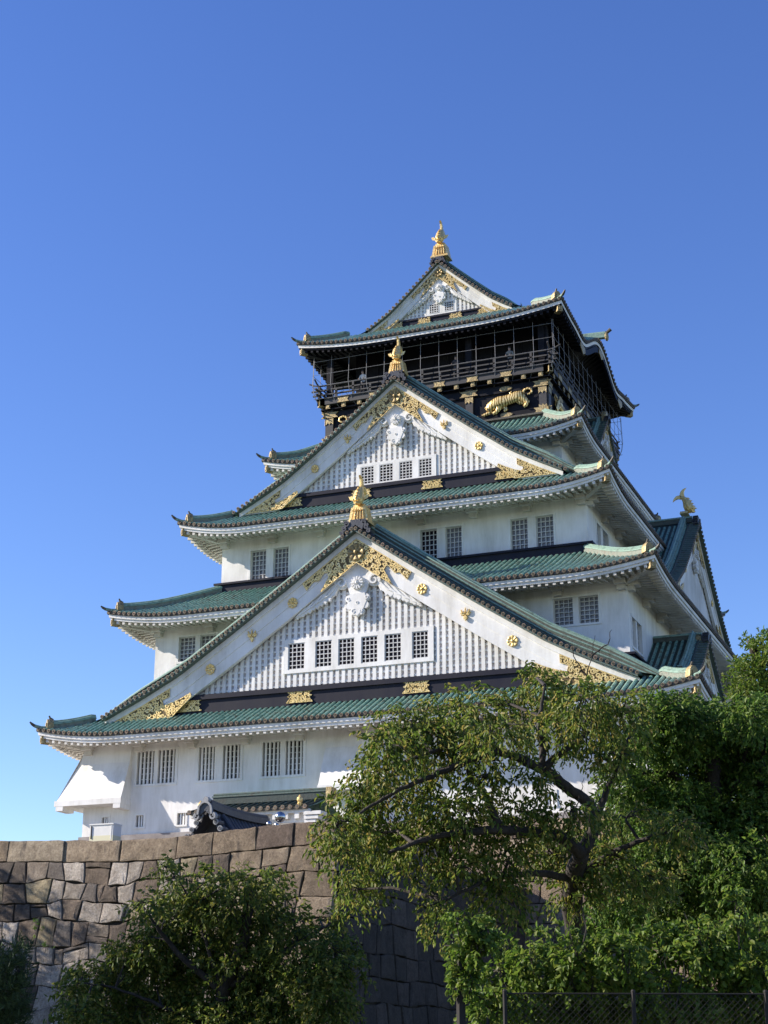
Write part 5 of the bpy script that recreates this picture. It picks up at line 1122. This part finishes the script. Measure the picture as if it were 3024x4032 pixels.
def limb_pts(p, n=5):
    out = []
    for a, c in zip(p, p[1:]):
        for k in range(n): f = k/n; out.append(Vector(a)*(1-f)+Vector(c)*f+Vector((random.uniform(-1,1),random.uniform(-1,1),random.uniform(-1,1)))*.018)
    return out+[Vector(p[-1])]
def tree(name, label, cat, blobs, brs, r0, m, dens, per, twig, L, W, seed, group=None, droop=.6, gaps=.3, hollow=.45, ground_to=True):
    b0 = brs[0][0]; t = thing(name, label, cat, (b0[0], b0[1], 0), group)
    tr = MB(); p = limb_pts(brs[0]); p = [Vector((p[0].x, p[0].y, -.1))]+p; n = len(p); tr.tube(p, [r0*(1-.45*i/n) for i in range(n)], 9); tr.build("trunk", "bark", t, smooth=True)
    for i, br in enumerate(brs[1:]):
        mb = MB(); p = limb_pts(br); n = len(p); r = r0*(.50 if i < 2 else .30 if i < 9 else .06); mb.tube(p, [r*(1-.80*k/n) for k in range(n)], 7); mb.build("limb", "bark", t, smooth=True)
    tw = crown(blobs, dens, per, twig, L, W, m, t, seed, droop, "crown", hollow, gaps)
    # fine branchlets from the limbs into the crown
    rnd = random.Random(seed)
    segs = [Vector(q) for br in brs[1:] for q in limb_pts(br, 3)]
    for (cx, cy, cz, rx, ry, rz) in blobs:
        c = Vector((cx,cy,cz)); s_ = min(segs, key=lambda v: (v-c).length)
        mid = (s_+c)/2+Vector((rnd.uniform(-.15,.15),rnd.uniform(-.15,.15),.12)); tw.tube([s_, mid, c], [r0*.14, r0*.10, r0*.05], 5)
        for k in range(4):
            e = c+Vector((rnd.uniform(-1,1)*rx, rnd.uniform(-1,1)*ry, rnd.uniform(-.7,.8)*rz)); tw.tube([mid*.3+c*.7, (c+e)/2+Vector((0,0,.05)), e], [r0*.06, r0*.045, .006], 4)
    tw.build("twigs", "bark", t)["kind"] = "stuff"
    return t
tree("cherry_tree", "spreading cherry tree with drooping olive leaves and dark bent limbs in front of the castle", "tree", CHERRY, CHERRY_BR, .24, 'leaf_cherry', 560, 10, .33, .104, .043, 101, droop=1.0, gaps=.36, hollow=.2)
tree("evergreen_tree", "dense dark green tree filling the right edge beside the cherry tree", "tree", EVERGREEN, EVERGREEN_BR, .30, 'leaf_dark', 560, 10, .36, .13, .06, 202, droop=.6, gaps=.22, hollow=.5)
tree("tall_tree", "feathery green treetop rising against the sky at the far right", "tree", FAR, FAR_BR, .22, 'leaf_bright', 420, 10, .5, .15, .06, 303, droop=.1, gaps=.3)
tree("shrubby_tree", "low shady broadleaf tree in front of the stone rampart", "tree", BUSH, BUSH_BR, .16, 'leaf_bush', 640, 10, .34, .11, .05, 404, droop=.7, gaps=.26, hollow=.4)
tree("pine_tree", "small pine with soft needle tufts at the lower left corner", "tree", PINE, PINE_BR, .14, 'needle', 900, 16, .20, .15, .012, 505, droop=-.5, gaps=.2)
# trees beyond the left edge of the picture; they throw the dappled shade on the rampart and the shrubby tree
def shade_tree(base, h, rad, seed, m, n=16, dens=90):
    r = random.Random(seed); bl = []; x, y = base
    for i in range(n): a = r.uniform(0, 6.28); q = rad*sqrt(r.random()); bl.append((x+q*cos(a), y+q*sin(a), h*r.uniform(.5, 1.0), rad*r.uniform(.3,.5), rad*r.uniform(.3,.5), rad*r.uniform(.22,.34)))
    br = [[(x,y,0),(x,y,h*.25),(x+.1,y,h*.5),(x,y+.1,h*.75)]]+[[(x,y,h*(.3+.05*k)),(x+rad*.4*cos(k*1.3),y+rad*.4*sin(k*1.3),h*(.55+.04*k)),(x+rad*.8*cos(k*1.3),y+rad*.8*sin(k*1.3),h*(.68+.04*k))] for k in range(5)]
    tree("broadleaf_tree", "broad-crowned tree beyond the left edge, %s" % ("low one close to the rampart" if h < 8 else "taller of the two nearer the rampart" if x < -15 else "shorter of the two nearer the rampart" if y > -60 else "beside the shrubby tree"), "tree", bl, br, .28, m, dens, 8, .5, .22, .10, seed, "shade trees on the left", .4, .3)
shade_tree((-19, -49), 12.2, 4.6, 911, 'leaf_dark', 20, 70)
shade_tree((-12.5, -48), 9.0, 3.4, 913, 'leaf_dark', 14)
shade_tree((5.5, -72), 10.0, 4.2, 912, 'leaf_dark', 20)
shade_tree((-10.8, -47.4), 6.6, 3.4, 914, 'leaf_dark', 22)


# weeds in the rampart joints
def plant(name, label, cat, blobs, m, dens, per, twig, L, W, seed, droop, gaps, base_z=None, group=None):
    cx = sum(b[0] for b in blobs)/len(blobs); cy = sum(b[1] for b in blobs)/len(blobs)
    t = thing(name, label, cat, (cx, cy, base_z if base_z is not None else min(b[2]-b[5] for b in blobs)), group)
    tw = crown(blobs, dens, per, twig, L, W, m, t, seed, droop, "foliage", .3, gaps); r = random.Random(seed)
    for b in blobs:
        for k in range(3): x, y = b[0]+r.uniform(-.4,.4)*b[3], b[1]+r.uniform(-.3,.3)*b[4]; tw.tube([(x, y, b[2]-b[5]*1.0 if base_z is None else max(base_z, b[2]-b[5]*1.6)), (x+r.uniform(-.1,.1), y, b[2]), (x+r.uniform(-.3,.3)*b[3], y, b[2]+b[5]*.8)], [.008,.006,.003], 4)
    tw.build("stems", "bark", t)["kind"] = "stuff"; return t
plant("wall_weed", "bushy weed rooted in a joint under the coping of the rampart", "plant", WEEDS[:3], 'leaf_bush', 420, 8, .16, .09, .035, 606, .4, .2)
plant("wall_weed", "small dark weed low on the left of the rampart", "plant", WEEDS[3:4], 'leaf_dark', 420, 8, .12, .08, .03, 607, .4, .2)
plant("wall_weed", "lowest tiny weed on the left of the rampart", "plant", WEEDS[4:5], 'leaf_dark', 420, 8, .12, .08, .03, 608, .4, .2)
plant("wall_weed", "thin yellowish weed sprig on the pale blocks under the coping", "plant", WEEDS[5:7], 'leaf_cherry', 300, 7, .12, .07, .025, 609, .3, .3)
# chain-link fence overgrown with creepers
fence = thing("chain_link_fence", "low chain-link fence on dark steel posts, overgrown with creepers", "fence", (28.0, -79.2, 0))
F0 = Vector((26.75, -79.35, 0)); FD = Vector((.927, .375, 0)).normalized(); FL = 5.2; FH = 2.10
for t in (0.0, 1.28, 2.6, 3.9):
    mb = MB(); p = F0+FD*t; mb.tube([p, p+Vector((0,0,FH))], .022, 8); mb.tube([p+Vector((0,0,FH)), p+Vector((0,0,FH+.02))], [.026,.015], 8); mb.build("post", "iron", fence)
mb = MB()
for z in (FH-.02, FH-1.0): mb.tube([F0+Vector((0,0,z)), F0+FD*FL+Vector((0,0,z))], .008, 6)
mb.build("rail", "iron", fence)
mb = MB(); c = .062; n = int(FL/c)
for i in range(-int(1.1/c), n):
    for q in (1, -1):
        t0 = i*c if q == 1 else i*c+1.1
        a0, a1 = (t0, t0+1.1) if q == 1 else (t0, t0-1.1); z0, z1 = FH-1.1, FH-.02
        if min(a0,a1) < -.0:
            if q == 1: z0 += -a0 if a0 < 0 else 0; a0 = max(a0, 0)
            else: z1 -= -a1 if a1 < 0 else 0; a1 = max(a1, 0)
        if max(a0,a1) > FL or z1 <= z0: continue
        mb.tube([F0+FD*a0+Vector((0,0,z0)), F0+FD*a1+Vector((0,0,z1))], .0028, 3, cap=False)
mb.build("wire_mesh", "iron", fence)
vp = plant("vine_clad_post", "post smothered in bright green vine at the left end of the fence", "plant", VINE_POST, 'leaf_bright', 2600, 8, .12, .065, .045, 707, .7, .12, 0.0)
mb = MB(); b0 = VINE_POST[3]; mb.tube([(b0[0], b0[1], 0), (b0[0], b0[1], 2.5)], .05, 8); mb.build("post", "iron", vp)
cr = plant("creeper_hedge", "tangled green creepers climbing over the fence below the trees", "hedge", CREEPER, 'leaf_bright', 1700, 9, .17, .075, .046, 808, .7, .36, 0.0)
